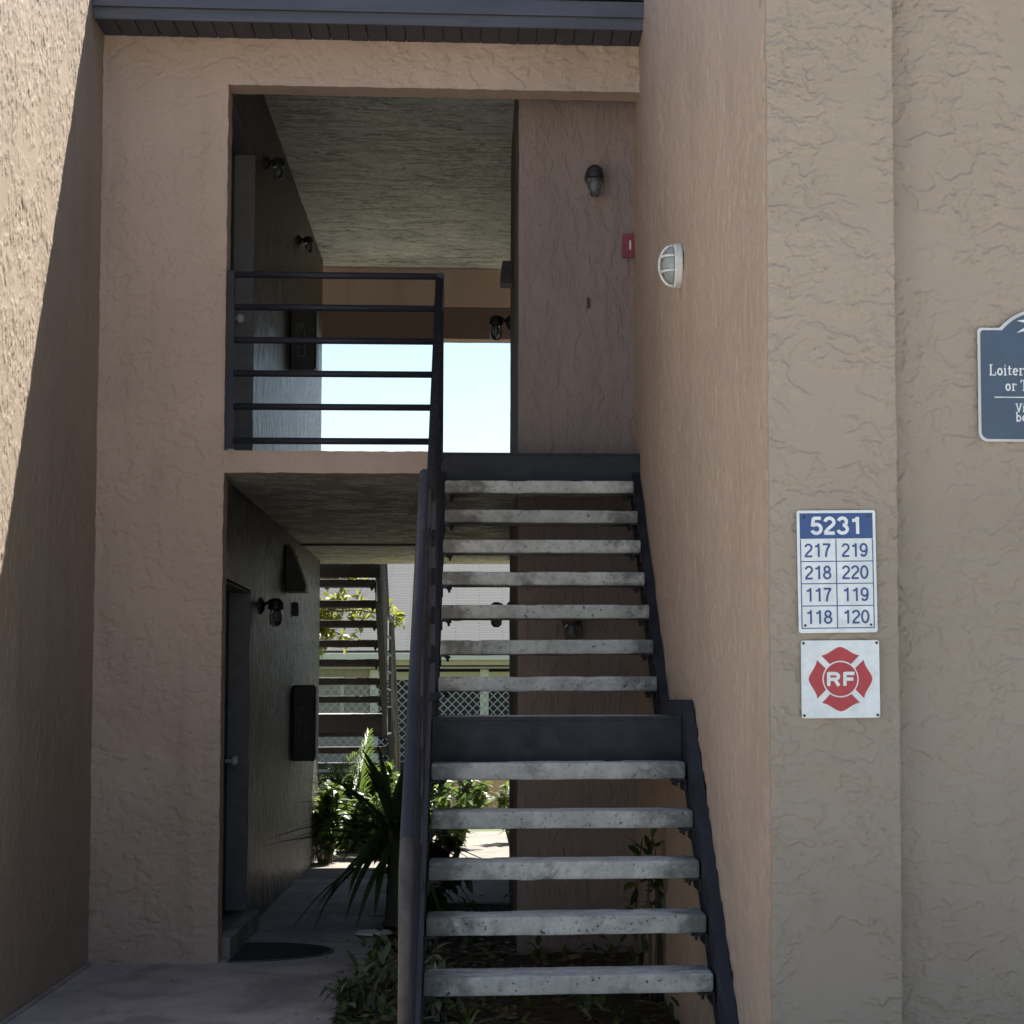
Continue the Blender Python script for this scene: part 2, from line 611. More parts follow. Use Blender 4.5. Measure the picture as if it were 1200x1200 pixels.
def relief_wall(name, u0, u1, v0, v1, cell, d0, out, thick, mapf, mat, parent, solid=None, snap_u=(), snap_v=(), fn=None):
    """front sheet at depth d0 displaced by fn along 'out' (+1/-1 on the depth axis), with returns of the given thickness"""
    us = np.array(lin(u0, u1, cell, snap_u))
    vs = np.array(lin(v0, v1, cell, snap_v))
    nu, nv = len(us), len(vs)
    U, Vv = np.meshgrid(us, vs, indexing='ij')
    h = fn(U, Vv)
    eu = .0035 * fbm(U * 9, Vv * 9, 3, 81)
    ev = .0035 * fbm(U * 9, Vv * 9, 3, 91)
    co = np.empty((nu, nv, 3))
    ax = mapf(0, 1, 2)                       # which axis takes u, v, depth
    comp = {0: U + eu, 1: Vv + ev, 2: d0 + out * h}
    for k in range(3):
        co[..., k] = comp[ax[k]]
    sol = np.ones((nu - 1, nv - 1), bool)
    if solid is not None:
        cu, cv = (us[:-1] + us[1:]) / 2, (vs[:-1] + vs[1:]) / 2
        sol = solid(*np.meshgrid(cu, cv, indexing='ij'))
    idx = np.arange(nu * nv).reshape(nu, nv)
    q = np.stack([idx[:-1, :-1], idx[1:, :-1], idx[1:, 1:], idx[:-1, 1:]], -1)[sol]
    if solid is not None:                    # drop vertices of the openings
        used = np.zeros(nu * nv, bool)
        used[q.ravel()] = True
        new = np.cumsum(used) - 1
    else:
        used = np.ones(nu * nv, bool)
        new = np.arange(nu * nv)
    flat = co.reshape(-1, 3)
    verts = flat[used]
    quads = new[q]
    pad = np.zeros((nu + 1, nv + 1), bool)
    pad[1:-1, 1:-1] = sol
    ev_, eq = [], []
    nb = len(verts)
    dk = [k for k in range(3) if ax[k] == 2][0]
    def edges(mask, a, b):
        nonlocal nb
        A, Bv = a[mask], b[mask]
        n = len(A)
        if not n:
            return
        pa, pb = flat[A], flat[Bv]
        qa, qb = pa.copy(), pb.copy()
        qa[:, dk] = d0 - out * thick
        qb[:, dk] = d0 - out * thick
        ev_.append(np.concatenate([pa, pb, qb, qa]))
        r = np.arange(n)
        eq.append(np.stack([nb + r, nb + n + r, nb + 2 * n + r, nb + 3 * n + r], -1))
        nb += 4 * n
    edges(sol & ~pad[:-2, 1:-1], idx[:-1, :-1], idx[:-1, 1:])
    edges(sol & ~pad[2:, 1:-1], idx[1:, 1:], idx[1:, :-1])
    edges(sol & ~pad[1:-1, :-2], idx[1:, :-1], idx[:-1, :-1])
    edges(sol & ~pad[1:-1, 2:], idx[:-1, 1:], idx[1:, 1:])
    nfront = len(quads)
    verts = np.concatenate([verts] + ev_)
    quads = np.concatenate([quads] + eq)
    me = bpy.data.meshes.new(name)
    me.vertices.add(len(verts))
    me.vertices.foreach_set('co', verts.ravel())
    me.loops.add(quads.size)
    me.loops.foreach_set('vertex_index', quads.ravel().astype(np.int32))
    me.polygons.add(len(quads))
    me.polygons.foreach_set('loop_start', np.arange(0, quads.size, 4, dtype=np.int32))
    sm = np.zeros(len(quads), bool)
    sm[:nfront] = True
    me.polygons.foreach_set('use_smooth', sm)
    me.update(calc_edges=True)
    me.validate()
    me.materials.append(MATS[mat])
    o = bpy.data.objects.new(name, me)
    C.objects.link(o)
    o.parent = parent
    o.location = -Vector(parent.location)
    return o


XZ = lambda u, v, d: (u, d, v)      # wall facing +-Y
YZ = lambda u, v, d: (d, u, v)      # wall facing +-X


def copy_tree(o, parent=None):
    c = o.copy()
    C.objects.link(c)
    c.parent = parent
    for ch in list(o.children):
        copy_tree(ch, c)
    return c


# ------------------------------------------------------------------ measurements (metres)
YF = 12.99          # face of the recessed stair front
FL = 2.845          # upper floor
XLW = -2.152        # face of the left wing wall
XP = -1.445         # right edge of the pier
XW = -1.472         # corridor wall
XR = .913           # right wall beside the stair
YP = 7.18           # front of the right pier
XB = .22            # block beside the corridor
YB = 13.4
RUN, RISE = .28, .18376
TX0, TX1 = -.196, .854
TY0, TZ0 = 8.362, .4606
LY0 = TY0 + 5 * RUN         # landing front edge
UY0 = 10.984                # first upper tread
LZ = TZ0 + 5 * RISE
YR = 21.8           # rear edge of the upper floor

# ------------------------------------------------------------------ ground
bm = bm_new()
for x0, x1, y0, y1 in ((-600, 600, -600, -3.0),):
    vs = [bm.verts.new(p) for p in ((x0, y0, -.02), (x1, y0, -.02), (x1, 900, -.02), (x0, 900, -.02))]
    bm.faces.new(vs)
tag(obj('ground', bm, 'lawn'), kind='structure')


def sheet(name, x0, x1, y0, y1, z, mat, th=.1, wob=0):
    bm = bm_new()
    if wob:
        xs, ys = lin(x0, x1, .08), lin(y0, y1, .08)
        bm = grid_wall(xs, ys, lambda a, b: True, z - th, z, lambda u, v, d: (u, v, d), wob, 3.0)
    else:
        box(bm, x0, x1, y0, y1, z - th, z, .006)
    return tag(obj(name, bm, mat), kind='structure')


sheet('parking_lot', -40, 40, -60, 6.0, -.004, 'parking_concrete')
# entrance walk, corridor floor in slabs with open joints
walk = empty('walkway')
tag(walk, kind='structure')
slabs = [(-.652, .9, 6.008, 9.29), (-14, -2.61, 6.008, 9.2), (-2.6, -.66, 6.008, 10.4), (-2.6, -.66, 10.408, 12.96), (-1.6, -.62, 12.968, 16.6), (-1.6, .30, 16.608, 18.9),  # first two slabs lie out of view, added to bounce light into the recess
         (-1.6, .30, 18.908, 21.9)]
for s in slabs:
    bm = bm_new()
    box(bm, s[0], s[1], s[2], s[3], -.1, 0.0, .008)
    obj('slab', bm, 'parking_concrete' if s[0] < -10 else 'sun_concrete' if s[2] > 18.5 else 'walk_concrete', walk)
bed = bm_new()
xs, ys = lin(-.655, .905, .07), lin(9.3, 16.6, .07)
bedm = grid_wall(xs, ys, lambda a, b: not (a < -.615 and b > 12.96), -.1, -.012, lambda u, v, d: (u, v, d), .018, 6)
tag(obj('planting_bed', bedm, 'soil'), kind='structure')
bed.free()
sheet('garden_path', -.75, 2.2, 21.91, 25.4, .0, 'sun_concrete')
sheet('patio', -7, 6, 27.3, 28.6, .004, 'sun_concrete')
rb = grid_wall(lin(-3.2, -.76, .1), lin(21.91, 23.6, .1), lambda a, b: True, -.1, 0, lambda u, v, d: (u, v, d), .02, 6)
tag(obj('rear_bed', rb, 'soil'), kind='structure')

# ------------------------------------------------------------------ apartment building
B = empty('apartment_building', (0, YF, 0), 'two-storey tan stucco apartment building with an open stair recess', 'building')
# pier + lintel, one trowelled front
tr = lambda sd, **k: (lambda U, V: trowel(U, V, sd, **k))
relief_wall('front_wall', XLW - .02, XR + .03, -.05, 5.25, .0065, YF, -1, .2, XZ, 'stucco_tan', B,
            lambda x, z: (x < XP) | (z > 4.965), (XP,), (4.965,), tr(1, fu=7, fv=10, cover=-.14, amp=.0080, edge=.032, layers=3))
relief_wall('floor_edge', XP - .02, -.27, 2.735, 2.861, .0065, YF, -1, .22, XZ, 'stucco_tan', B, fn=tr(2, amp=.004))
# left wing
relief_wall('wing_wall', 9.6, YF + .03, -.05, 5.45, .0088, XLW, 1, .3, YZ, 'stucco_lit', B,
            fn=tr(5, fu=20.0, fv=10.0, cover=-.2, amp=.0024, edge=.16))
bm = grid_wall(lin(9.3, 9.59, .1), lin(-.05, 5.5, .1), lambda y, z: True, XLW, XLW - .3, YZ, .004, 4.0)
obj('wing_wall', bm, 'stucco_lit', B)
bm = bm_new()
box(bm, XLW - .3, XLW - .005, 9.59, YF + .4, 5.46, 5.5)
box(bm, -9, XLW - .31, 9.35, 21, 0, 5.48)
obj('wing_mass', bm, 'stucco_tan', B)
bm = grid_wall(lin(9.7, 12.97, .03), lin(-.01, .014, .03), lambda y, z: True, XLW + .006, XLW + .026, YZ, .004, 14)
obj('sealant_strip', bm, 'threshold_stone', B)
# right wall beside the stair, pier and the flat wall next to it
relief_wall('stair_wall', YP + .02, 13.6, -.05, 5.5, .0115, XR, -1, .25, YZ, 'stucco_side', B,
            fn=tr(7, fu=12.0, fv=9.5, cover=-.28, amp=.0062, edge=.055, layers=3))
relief_wall('pilaster', XR + .001, 1.325, -.05, 4.05, .0037, YP, -1, .22, XZ, 'stucco_beige', B, fn=tr(9, fu=6.5, fv=11, cover=-.10, amp=.0046, edge=.03, layers=3))
relief_wall('outer_wall', 1.29, 2.05, -.05, 4.05, .0042, YP + .075, -1, .22, XZ, 'stucco_beige', B, fn=tr(11, fu=6.5, fv=11, cover=-.10, amp=.0046, edge=.03, layers=3))
bm = grid_wall(lin(2.051, 6.0, .1), lin(-.05, 5.5, .1), lambda x, z: True, YP + .075, YP + .3, XZ, .004, 4.0)
obj('outer_wall', bm, 'stucco_beige', B)
bm = bm_new()
box(bm, XR + .26, 9, YP + .31, 21, 0, 5.98)
box(bm, XR + .01, XR + .26, YP + .31, 13.6, 5.505, 5.98)
box(bm, XR + .003, 2.05, YP + .003, YP + .3, 4.05, 5.98)
obj('wing_mass', bm, 'stucco_beige', B)  # top raised out of view so that the wing shades the handrail
# corridor wall with two recessed doors
D0, D1 = 13.33, 14.86
us = lin(13.1, 21.2, .045, (D0, D1))
vs = lin(-.05, 5.6, .05, (.12, 2.16, 2.95, 5.02))
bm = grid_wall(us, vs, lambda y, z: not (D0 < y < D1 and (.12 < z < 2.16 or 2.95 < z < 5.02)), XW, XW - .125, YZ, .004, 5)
obj('corridor_wall', bm, 'stucco_corridor_shade', B)
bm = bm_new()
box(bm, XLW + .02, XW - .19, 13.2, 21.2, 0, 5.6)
obj('corridor_mass', bm, 'stucco_corridor_shade', B)
for z0, z1 in ((.12, 2.16), (2.95, 5.02)):
    bm = bm_new()
    box(bm, XW - .185, XW - .135, D0 + .02, D1 - .02, z0, z1 - .01, .004)
    d = obj('door', bm, 'door_dark', B)
    for a, b in ((.12, .85), (1.0, 1.85)):
        for y0, y1 in ((D0 + .18, D0 + .68), (D0 + .84, D1 - .18)):
            bm = bm_new()
            box(bm, XW - .136, XW - .124, y0, y1, z0 + a, z0 + b, .006)
            obj('door_panel', bm, 'door_dark', d)
    bm = bm_new()
    lathe(bm, [(.012, 0), (.012, .04), (.03, .045), (.033, .07), (.02, .085)], (XW - .135, D1 - .14, z0 + .95), (1, 0, 0), 14)
    obj('door_knob', bm, 'knob_patch_white', d, True)
    bm = bm_new()
    box(bm, XW - .134, XW - .002, D1 - .016, D1 - .006, z0 + .002, z1 - .012)
    box(bm, XW - .134, XW - .002, D0 + .006, D0 + .016, z0 + .002, z1 - .012)
    box(bm, XW - .134, XW - .002, D0 + .017, D1 - .017, z1 - .022, z1 - .012)
    obj('door_frame', bm, 'frame_grey', d)
bm = bm_new()
box(bm, XW - .12, XW + .07, D0 - .10, D1 + .1, .0, .115, .008)
obj('door_step', bm, 'threshold_stone', B)
# block to the right of the corridor
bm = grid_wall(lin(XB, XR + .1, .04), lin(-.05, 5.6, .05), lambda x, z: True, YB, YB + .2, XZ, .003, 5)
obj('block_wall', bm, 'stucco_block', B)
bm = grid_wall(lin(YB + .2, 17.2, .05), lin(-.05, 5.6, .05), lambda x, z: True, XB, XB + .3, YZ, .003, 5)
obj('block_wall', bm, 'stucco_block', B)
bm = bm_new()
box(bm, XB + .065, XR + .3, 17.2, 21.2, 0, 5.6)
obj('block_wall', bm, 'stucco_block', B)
# upper floor, ceilings, rear lintels
bm = bm_new()
box(bm, XP - .2, XB + .1, YF + .225, YR, 2.735, FL, .006)
obj('upper_floor', bm, 'walk_concrete', B)
relief_wall('lower_ceiling', XW - .01, XB + .02, YF + .21, YR - .01, .0125, 2.7425, -1, .003, lambda u, v, d: (u, v, d), 'ceiling_mildew', B, fn=tr(15, fu=4.0, fv=6.0, cover=-.3, amp=.0085, edge=.06, layers=3))
bm = bm_new()
box(bm, -.262, XR - .002, YF + .005, YB + .05, 2.74, FL - .002)
obj('stair_head_floor', bm, 'walk_concrete', B)
bm = bm_new()
box(bm, XW - .15, .95, YF + .05, YR + .02, 5.53, 5.63)
obj('upper_ceiling', bm, 'ceiling_mildew', B)
bm = grid_wall(lin(-3.2, 1.0, .06), lin(5.166, 5.525, .05), lambda x, z: True, 21.5, 21.8, XZ, .002, 5)
obj('rear_lintel', bm, 'stucco_tan', B)
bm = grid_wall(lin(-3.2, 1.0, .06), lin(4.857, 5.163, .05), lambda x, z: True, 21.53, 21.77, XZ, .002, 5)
obj('rear_lintel_lower', bm, 'lintel_dark', B)  # dark lower part of one beam, put into the colour
# beam across the lower ceiling
bm = bm_new()
box(bm, XW + .003, XB - .003, 18.9, 18.935, 2.714, 2.731)
obj('ceiling_seam', bm, 'cabinet_dark', B)
# eaves: soffit boards, stepped fascia, roof
sof = bm_new()
box(sof, XLW + .004, XR - .004, 12.62, YF + .02, 5.252, 5.268)
so = obj('soffit', sof, 'lamp_black', B)
x = XLW + .006
w = .107
while x < XR - .02:
    x1 = min(x + w - .006, XR - .005)
    bm = bm_new()
    box(bm, x, x1, 12.625, YF + .01, 5.236, 5.2515, .003)
    obj('soffit_board', bm, 'soffit_paint', so)
    x += w
fa = bm_new()
box(fa, XLW + .003, XR - .003, 12.605, 12.63, 5.222, 5.31, .003)
fo = obj('fascia', fa, 'fascia_paint', B)
bm = bm_new()
box(bm, XLW + .003, XR - .003, 12.575, 12.6045, 5.285, 5.375, .004)
obj('fascia_trim', bm, 'fascia_paint', fo)
bm = bm_new()
prism(bm, [(12.555, 5.378), (12.555, 5.40), (17.4, 7.0), (22.3, 5.4), (22.3, 5.37), (17.4, 6.95)],
      lambda u, v, d: (d, u, v), XLW + .002, XR - .002)
obj('roof', bm, 'shingle_grey', B)
bm = bm_new()
box(bm, XLW - .05, XR + .05, 13.1, 21.85, 5.64, 5.7)
obj('roof_deck', bm, 'cabinet_dark', B)

# ------------------------------------------------------------------ staircases
SP = 'steel_paint'


def make_stair(label, with_lower=2):
    st = empty('staircase', (0, 0, 0), label, 'staircase')
    lo = [(TY0 + i * RUN, TZ0 + i * RISE) for i in range(-with_lower, 5)]
    up = [(UY0 + i * RUN, TZ0 + (6 + i) * RISE) for i in range(7)]
    tr_me = []
    for v in range(3):
        bm = bm_new()
        box(bm, TX0, TX1, 0, .272, -.07, 0, .012)
        r2 = random.Random(v + 3)
        bmesh.ops.subdivide_edges(bm, edges=[e for e in bm.edges if e.calc_length() > .5], cuts=40)
        for q in bm.verts:
            nv = noise.noise_vector(q.co * 9 + Vector((v * 7.1, 0, 0)))
            q.co += nv * .0016
            if noise.noise(q.co * 6 + Vector((v * 3.3, 5, 1))) > .42:
                q.co.z -= .003
        me = bpy.data.meshes.new('tread')
        bm.to_mesh(me)
        bm.free()
        me.materials.append(MATS['tread_concrete'])
        tr_me.append(me)
    bm = bm_new()
    box(bm, 0, .045, .01, .255, -.006, 0)
    box(bm, 0, .006, .01, .255, -.05, -.006)
    br_me = bpy.data.meshes.new('bracket')
    bm.to_mesh(br_me)
    bm.free()
    br_me.materials.append(MATS[SP])
    bm = bm_new()
    lathe(bm, [(.014, 0), (.014, .008), (.006, .0085), (.006, .024)], (0, 0, 0), (0, 0, -1), 8)
    bo_me = bpy.data.meshes.new('bolt')
    bm.to_mesh(bo_me)
    bm.free()
    bo_me.materials.append(MATS[SP])
    for k, (y, z) in enumerate(lo + up):
        t = bpy.data.objects.new('tread', tr_me[k % 3])
        link(t, st)
        t.location = (rnd.uniform(-.004, .004), y, z + rnd.uniform(-.002, .002))
        t.rotation_euler = (0, rnd.uniform(-.003, .003), rnd.uniform(-.003, .003))
        for sx in (0, 1):
            b = bpy.data.objects.new('bracket', br_me)
            link(b, t)
            if sx:
                b.location = (TX1 + .004, 0, -.0715)
                b.scale = (-1, 1, 1)
            else:
                b.location = (TX0 - .004, 0, -.0715)
            for yy in (.06, .2):
                q = bpy.data.objects.new('bolt', bo_me)
                link(q, t)
                q.location = ((TX0 + .035) if not sx else (TX1 - .035), yy, -.0775)
    # stringers: sloped channels, lower and upper flight, with the landing between
    sl = RISE / RUN
    def stringer(x0, x1, xf0, xf1):
        # web plate and two flanges that turn away from the treads
        yb, zb = TY0 - with_lower * RUN - .12, TZ0 - with_lower * RISE - .12 * sl
        pts = [(yb, max(-.05, zb)), (LY0 - .02, LZ), (UY0 - .02, LZ + .0), (12.93, LZ + (12.93 - UY0 + .02) * sl)]
        def strip(dz0, dz1, xa, xb):
            bm = bm_new()
            for (a, b), cut in ((((pts[0]), (pts[1])), 0), (((pts[1]), (pts[2])), 0), (((pts[2]), (pts[3])), 0)):
                poly = [(a[0], a[1] + dz0), (b[0], b[1] + dz0), (b[0], b[1] + dz1), (a[0], a[1] + dz1)]
                prism(bm, poly, lambda u, v, d: (d, u, v), xa, xb)
            return bm
        s = obj('stringer', strip(-.21, .06, x0, x1), SP, st)
        obj('flange', strip(.061, .072, xf0, xf1), SP, s)
        obj('flange', strip(-.222, -.211, xf0, xf1), SP, s)
    stringer(TX1 + .006, TX1 + .016, TX1 + .006, TX1 + .05)
    stringer(TX0 - .016, TX0 - .006, TX0 - .052, TX0 - .006)
    # landing: deck slab and its channels
    bm = bm_new()
    box(bm, TX0 - .004, TX1 + .004, LY0, UY0 + .16, LZ - .06, LZ, .01)
    la = obj('landing', bm, 'tread_concrete', st)
    bm = bm_new()
    box(bm, TX0 - .003, TX1 + .003, LY0 - .018, LY0 - .004, LZ - .19, LZ - .012)
    box(bm, TX0 - .003, TX1 + .003, LY0 - .026, LY0 + .06, LZ - .011, LZ + .003)
    box(bm, TX0 - .003, TX1 + .003, LY0 - .003, LY0 + .05, LZ - .196, LZ - .188)
    obj('landing_channel', bm, SP, la)
    bm = bm_new()
    box(bm, TX0 - .003, TX1 + .003, UY0 + .17, UY0 + .182, LZ - .19, LZ - .005)
    obj('landing_channel', bm, SP, la)
    bm = bm_new()
    box(bm, TX0 - .055, XR - .006, 12.945, 12.958, FL - .165, FL + .002)
    box(bm, TX0 - .055, XR - .006, 12.93, 12.9445, FL - .004, FL + .006)
    obj('head_channel', bm, SP, st)
    # handrail with rails below it on the open side
    HX = TX0 - .044
    y_end = TY0 - with_lower * RUN - .24
    def railpath(h, start=12.9, low=True):
        p = [(HX, start, FL + h - .03), (HX, UY0 - .06, LZ + h + .04), (HX, LY0 + .02, LZ + h + .0)]
        return p
    y_post = 7.56
    top_l = [(HX, LY0 + .10, LZ + .985), (HX, LY0 + .09, LZ + 1.045), (HX, LY0 + .03, LZ + 1.04),
             (HX, y_post + .1, .99), (HX, y_post, .90), (HX, y_post, -.02)]
    bm = bm_new()
    tube(bm, [(HX, 12.93, FL + .99), (HX, UY0 - .05, LZ + 1.03), (HX, LY0 + .12, LZ + .985)], .021, 12)
    h = obj('handrail', bm, SP, st, True)
    bm = bm_new()
    tube(bm, top_l[:4], .0225, 14)
    obj('handrail', bm, 'steel_paint', st, True)
    bm = bm_new()
    tube(bm, top_l[3:], .0225, 14)
    obj('post', bm, 'rust_brown', st, True)
    for k in range(1, 5):
        dz = -.185 * k
        bm = bm_new()
        tube(bm, [(HX + .012, 12.92, FL + .99 + dz), (HX + .012, UY0 - .05, LZ + 1.0 + dz), (HX + .012, LY0 + .1, LZ + .985 + dz)], .014, 8)
        obj('rail', bm, SP, st, True)
        bm = bm_new()
        tube(bm, [(HX + .012, LY0 + .1, LZ + .985 + dz), (HX + .012, LY0 + .02, LZ + .97 + dz), (HX + .012, y_post, .92 + dz)], .014, 8)
        obj('rail', bm, SP, st, True)
    for y, zb, zt in ((LY0 + .1, LZ - .2, LZ + .98), (UY0 + .05, LZ - .1, LZ + 1.06), (8.7, .45, 1.66)):
        bm = bm_new()
        box(bm, HX - .004, HX + .028, y - .016, y + .016, zb, zt, .003)
        obj('post', bm, SP, st)
    return st


front = make_stair('dark steel staircase with open concrete treads climbing to the upper floor')
rear = copy_tree(front)
rear.name = 'staircase'
tag(rear, 'far staircase with open treads seen from behind through the ground-floor corridor', 'staircase')
front['group'] = rear['group'] = 'open steel staircases'
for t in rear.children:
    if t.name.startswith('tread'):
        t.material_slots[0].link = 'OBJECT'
        t.material_slots[0].material = MATS['tread_silhouette']
# turned half round, foot towards the garden; treads span X -2.05 .. -1.0
rear.rotation_euler = (0, 0, math.pi)
rear.location = (-1.0 + TX0, 12.945 + YR + .03, -.075)

# ------------------------------------------------------------------ guard railing on the upper floor
G = empty('guard_railing', (-1.4, 12.955, FL), 'dark steel guard railing of six horizontal bars across the upper opening', 'railing')
for z in (3.862, 3.676, 3.487, 3.297, 3.108, 2.914):
    bm = bm_new()
    tube(bm, [(-1.425, 12.955, z - .002), (-.235, 12.955, z)], .019, 12)
    obj('bar', bm, SP, G, True)
for x, z0, z1 in ((-1.412, 2.868, 3.88), (-.233, 2.80, 3.882)):
    bm = bm_new()
    box(bm, x - .02, x + .02, 12.934, 12.974, z0, z1, .004)
    obj('post', bm, SP, G)


# ------------------------------------------------------------------ text
def rrect(w, h, r, n=5):
    pts = []
    for cx, cy, a0 in ((w / 2 - r, h / 2 - r, 0), (-w / 2 + r, h / 2 - r, 90), (-w / 2 + r, -h / 2 + r, 180), (w / 2 - r, -h / 2 + r, 270)):
        for i in range(n + 1):
            a = math.radians(a0 + 90 * i / n)
            pts.append((cx + r * math.cos(a), cy + r * math.sin(a)))
    return pts


def sign_map(cx, cz, y, tilt):
    c, s = math.cos(tilt), math.sin(tilt)
    def f(u, v, d):
        return Vector((cx + u * c - v * s, y - d, cz + u * s + v * c))
    return f


def E_(cx, cy, rx, ry, a0, a1, n=22):
    return [(cx + rx * math.cos(math.radians(a0 + (a1 - a0) * i / n)), cy + ry * math.sin(math.radians(a0 + (a1 - a0) * i / n))) for i in range(n + 1)]


DG = {
    '0': ([E_(.29, .5, .215, .44, 0, 360, 32)], .58),
    '1': ([[(.36, 0), (.36, 1.0)], [(.36, .965), (.31, .86), (.23, .80), (.11, .79)]], .58),
    '2': ([E_(.28, .70, .205, .24, 170, -28) + [(.40, .50), (.20, .30), (.10, .14), (.075, .06)], [(.035, .06), (.52, .06)]], .58),
    '3': ([E_(.275, .725, .185, .215, 165, -85), E_(.275, .29, .215, .235, 85, -168)], .58),
    '5': ([[(.50, .94), (.15, .94)], [(.165, .97), (.095, .46)], E_(.28, .32, .215, .265, 142, -160)], .58),
    '7': ([[(.04, .94), (.53, .94)], [(.50, .92), (.36, .66), (.27, .38), (.225, 0)]], .58),
    '8': ([E_(.29, .735, .175, .205, 0, 360, 28), E_(.29, .285, .215, .23, 0, 360, 28)], .58),
    '9': ([E_(.28, .665, .205, .275, 0, 360, 28), [(.485, .68), (.485, .45), (.455, .25), (.39, .11), (.28, .06), (.17, .085), (.10, .2)]], .58),
    'R': ([[(.12, 0), (.12, 1.0)], [(.1, .91)] + E_(.40, .70, .21, .21, 90, -90, 14) + [(.1, .49)], [(.42, .50), (.62, 0)]], .74),
    'F': ([[(.12, 0), (.12, 1.0)], [(.1, .91), (.60, .91)], [(.1, .50), (.54, .50)]], .62),
}


def stroke_text(s, h, t, cu, cv, mat, parent, f, d0, sx=1.0, track=0.0):
    """grotesque numerals from strokes of even weight: height h, stroke t (share of h), centred on (cu, cv)"""
    bm = bm_new()
    wid = sum(DG[c][1] + track for c in s) * h * sx - track * h * sx
    x = cu - wid / 2
    k = 0
    for ch in s:
        st, adv = DG[ch]
        for pl in st:
            p = [Vector((x + a * h * sx, cv + (b - .5) * h)) for a, b in pl]
            closed = (p[0] - p[-1]).length < 1e-5
            Lf, Rt = [], []
            n = len(p)
            for i in range(n):
                a = p[i - 1] if i else (p[-2] if closed else p[0])
                b = p[i + 1] if i < n - 1 else (p[1] if closed else p[-1])
                d1 = (p[i] - a).normalized() if (p[i] - a).length > 1e-9 else (b - p[i]).normalized()
                d2 = (b - p[i]).normalized() if (b - p[i]).length > 1e-9 else d1
                tg = (d1 + d2).normalized()
                nn = Vector((-tg.y, tg.x)) * (t * h / 2) / max(.6, tg.dot(d1))
                Lf.append(p[i] + nn)
                Rt.append(p[i] - nn)
            z = d0 + .00025 * k
            k += 1
            lv = [bm.verts.new(f(q.x, q.y, z)) for q in Lf]
            rv = [bm.verts.new(f(q.x, q.y, z)) for q in Rt]
            for i in range(n - 1):
                bm.faces.new((lv[i], rv[i], rv[i + 1], lv[i + 1]))
        x += (adv + track) * h * sx
    return obj('lettering', bm, mat, parent)


# address sign
A = empty('address_sign', (1.128, YP - .0125, 1.858), 'white and blue metal address sign with numbers, above the square sign', 'sign')
f = sign_map(1.128, 1.858, YP - .0125, .012)
SW, SH = .252, .389
bm = bm_new()
prism(bm, rrect(SW, SH, .008), f, 0, .004)
plate = obj('plate', bm, 'sign_white', A)
bm = bm_new()
hb = [(-SW / 2 + .009, SH / 2 - .009), (-SW / 2 + .009, SH / 2 - .09), (SW / 2 - .009, SH / 2 - .09), (SW / 2 - .009, SH / 2 - .009)]
prism(bm, hb, f, .0042, .005)
obj('header', bm, 'sign_blue', A)
stroke_text('5231', .054, .20, 0, SH / 2 - .049, 'sign_white', A, f, .0055, 1.28, .03)
rows = [('217', '219'), ('218', '220'), ('117', '119'), ('118', '120')]
top = SH / 2 - .092
rh = .0705
bm = bm_new()
for k in range(5):
    zz = top - rh * k
    if k:
        prism(bm, [(-SW / 2 + .009, zz - .0015), (SW / 2 - .009, zz - .0015), (SW / 2 - .009, zz + .0015), (-SW / 2 + .009, zz + .0015)], f, .0042, .005)
for xx in (-SW / 2 + .0105, -.002, SW / 2 - .0105):
    prism(bm, [(xx - .0015, top - 4 * rh), (xx + .0015, top - 4 * rh), (xx + .0015, top), (xx - .0015, top)], f, .0043, .0051)
obj('ruled_lines', bm, 'sign_blue', A)
for k, (a, b) in enumerate(rows):
    for s, cx in ((a, -.061), (b, .058)):
        stroke_text(s, .043, .145, cx, top - rh * (k + .5), 'sign_blue', A, f, .0048, 1.12, .02)
for u, v in ((-.103, SH / 2 - .02), (.103, SH / 2 - .02), (-.105, -SH / 2 + .024), (.105, -SH / 2 + .024)):
    bm = bm_new()
    lathe(bm, [(.0042, 0), (.0042, .002), (.002, .0035)], f(u, v, .0042), (0, -1, 0), 10)
    obj('screw', bm, 'screw_dark', A)

# fire sign
Fs = empty('fire_sign', (1.136, YP - .0125, 1.517), 'square white metal sign with a red cross emblem and letters RF', 'sign')
f2 = sign_map(1.136, 1.517, YP - .0125, .006)
bm = bm_new()
prism(bm, rrect(.25, .245, .007), f2, 0, .004)
obj('plate', bm, 'sign_white', Fs)


def petal(rot):
    # one arm of the cross: narrow waist at the hub, flared and arched outer edge
    o = []
    hub, g = .058, .0065
    pts = []
    a_in = math.radians(45) - math.asin((g + .003) / hub)
    pts.append((hub * math.sin(-a_in), hub * math.cos(a_in)))
    pts.append((-.0605, .0745))
    for t in [i / 12 for i in range(1, 12)]:
        u = -.0605 + .121 * t
        v = .0745 + .0275 * (1 - abs(2 * t - 1) ** 1.5) - .010 * math.sin(math.pi * 2 * abs(t - .5)) * (abs(2 * t - 1))
        pts.append((u, v))
    pts.append((.0605, .0745))
    pts.append((hub * math.sin(a_in), hub * math.cos(a_in)))
    for i in range(1, 8):
        a = a_in - 2 * a_in * i / 8
        pts.append((hub * math.sin(a), hub * math.cos(a)))
    c, s = math.cos(rot), math.sin(rot)
    q = [(u * c - v * s, u * s + v * c) for u, v in pts]
    return q[::-1]


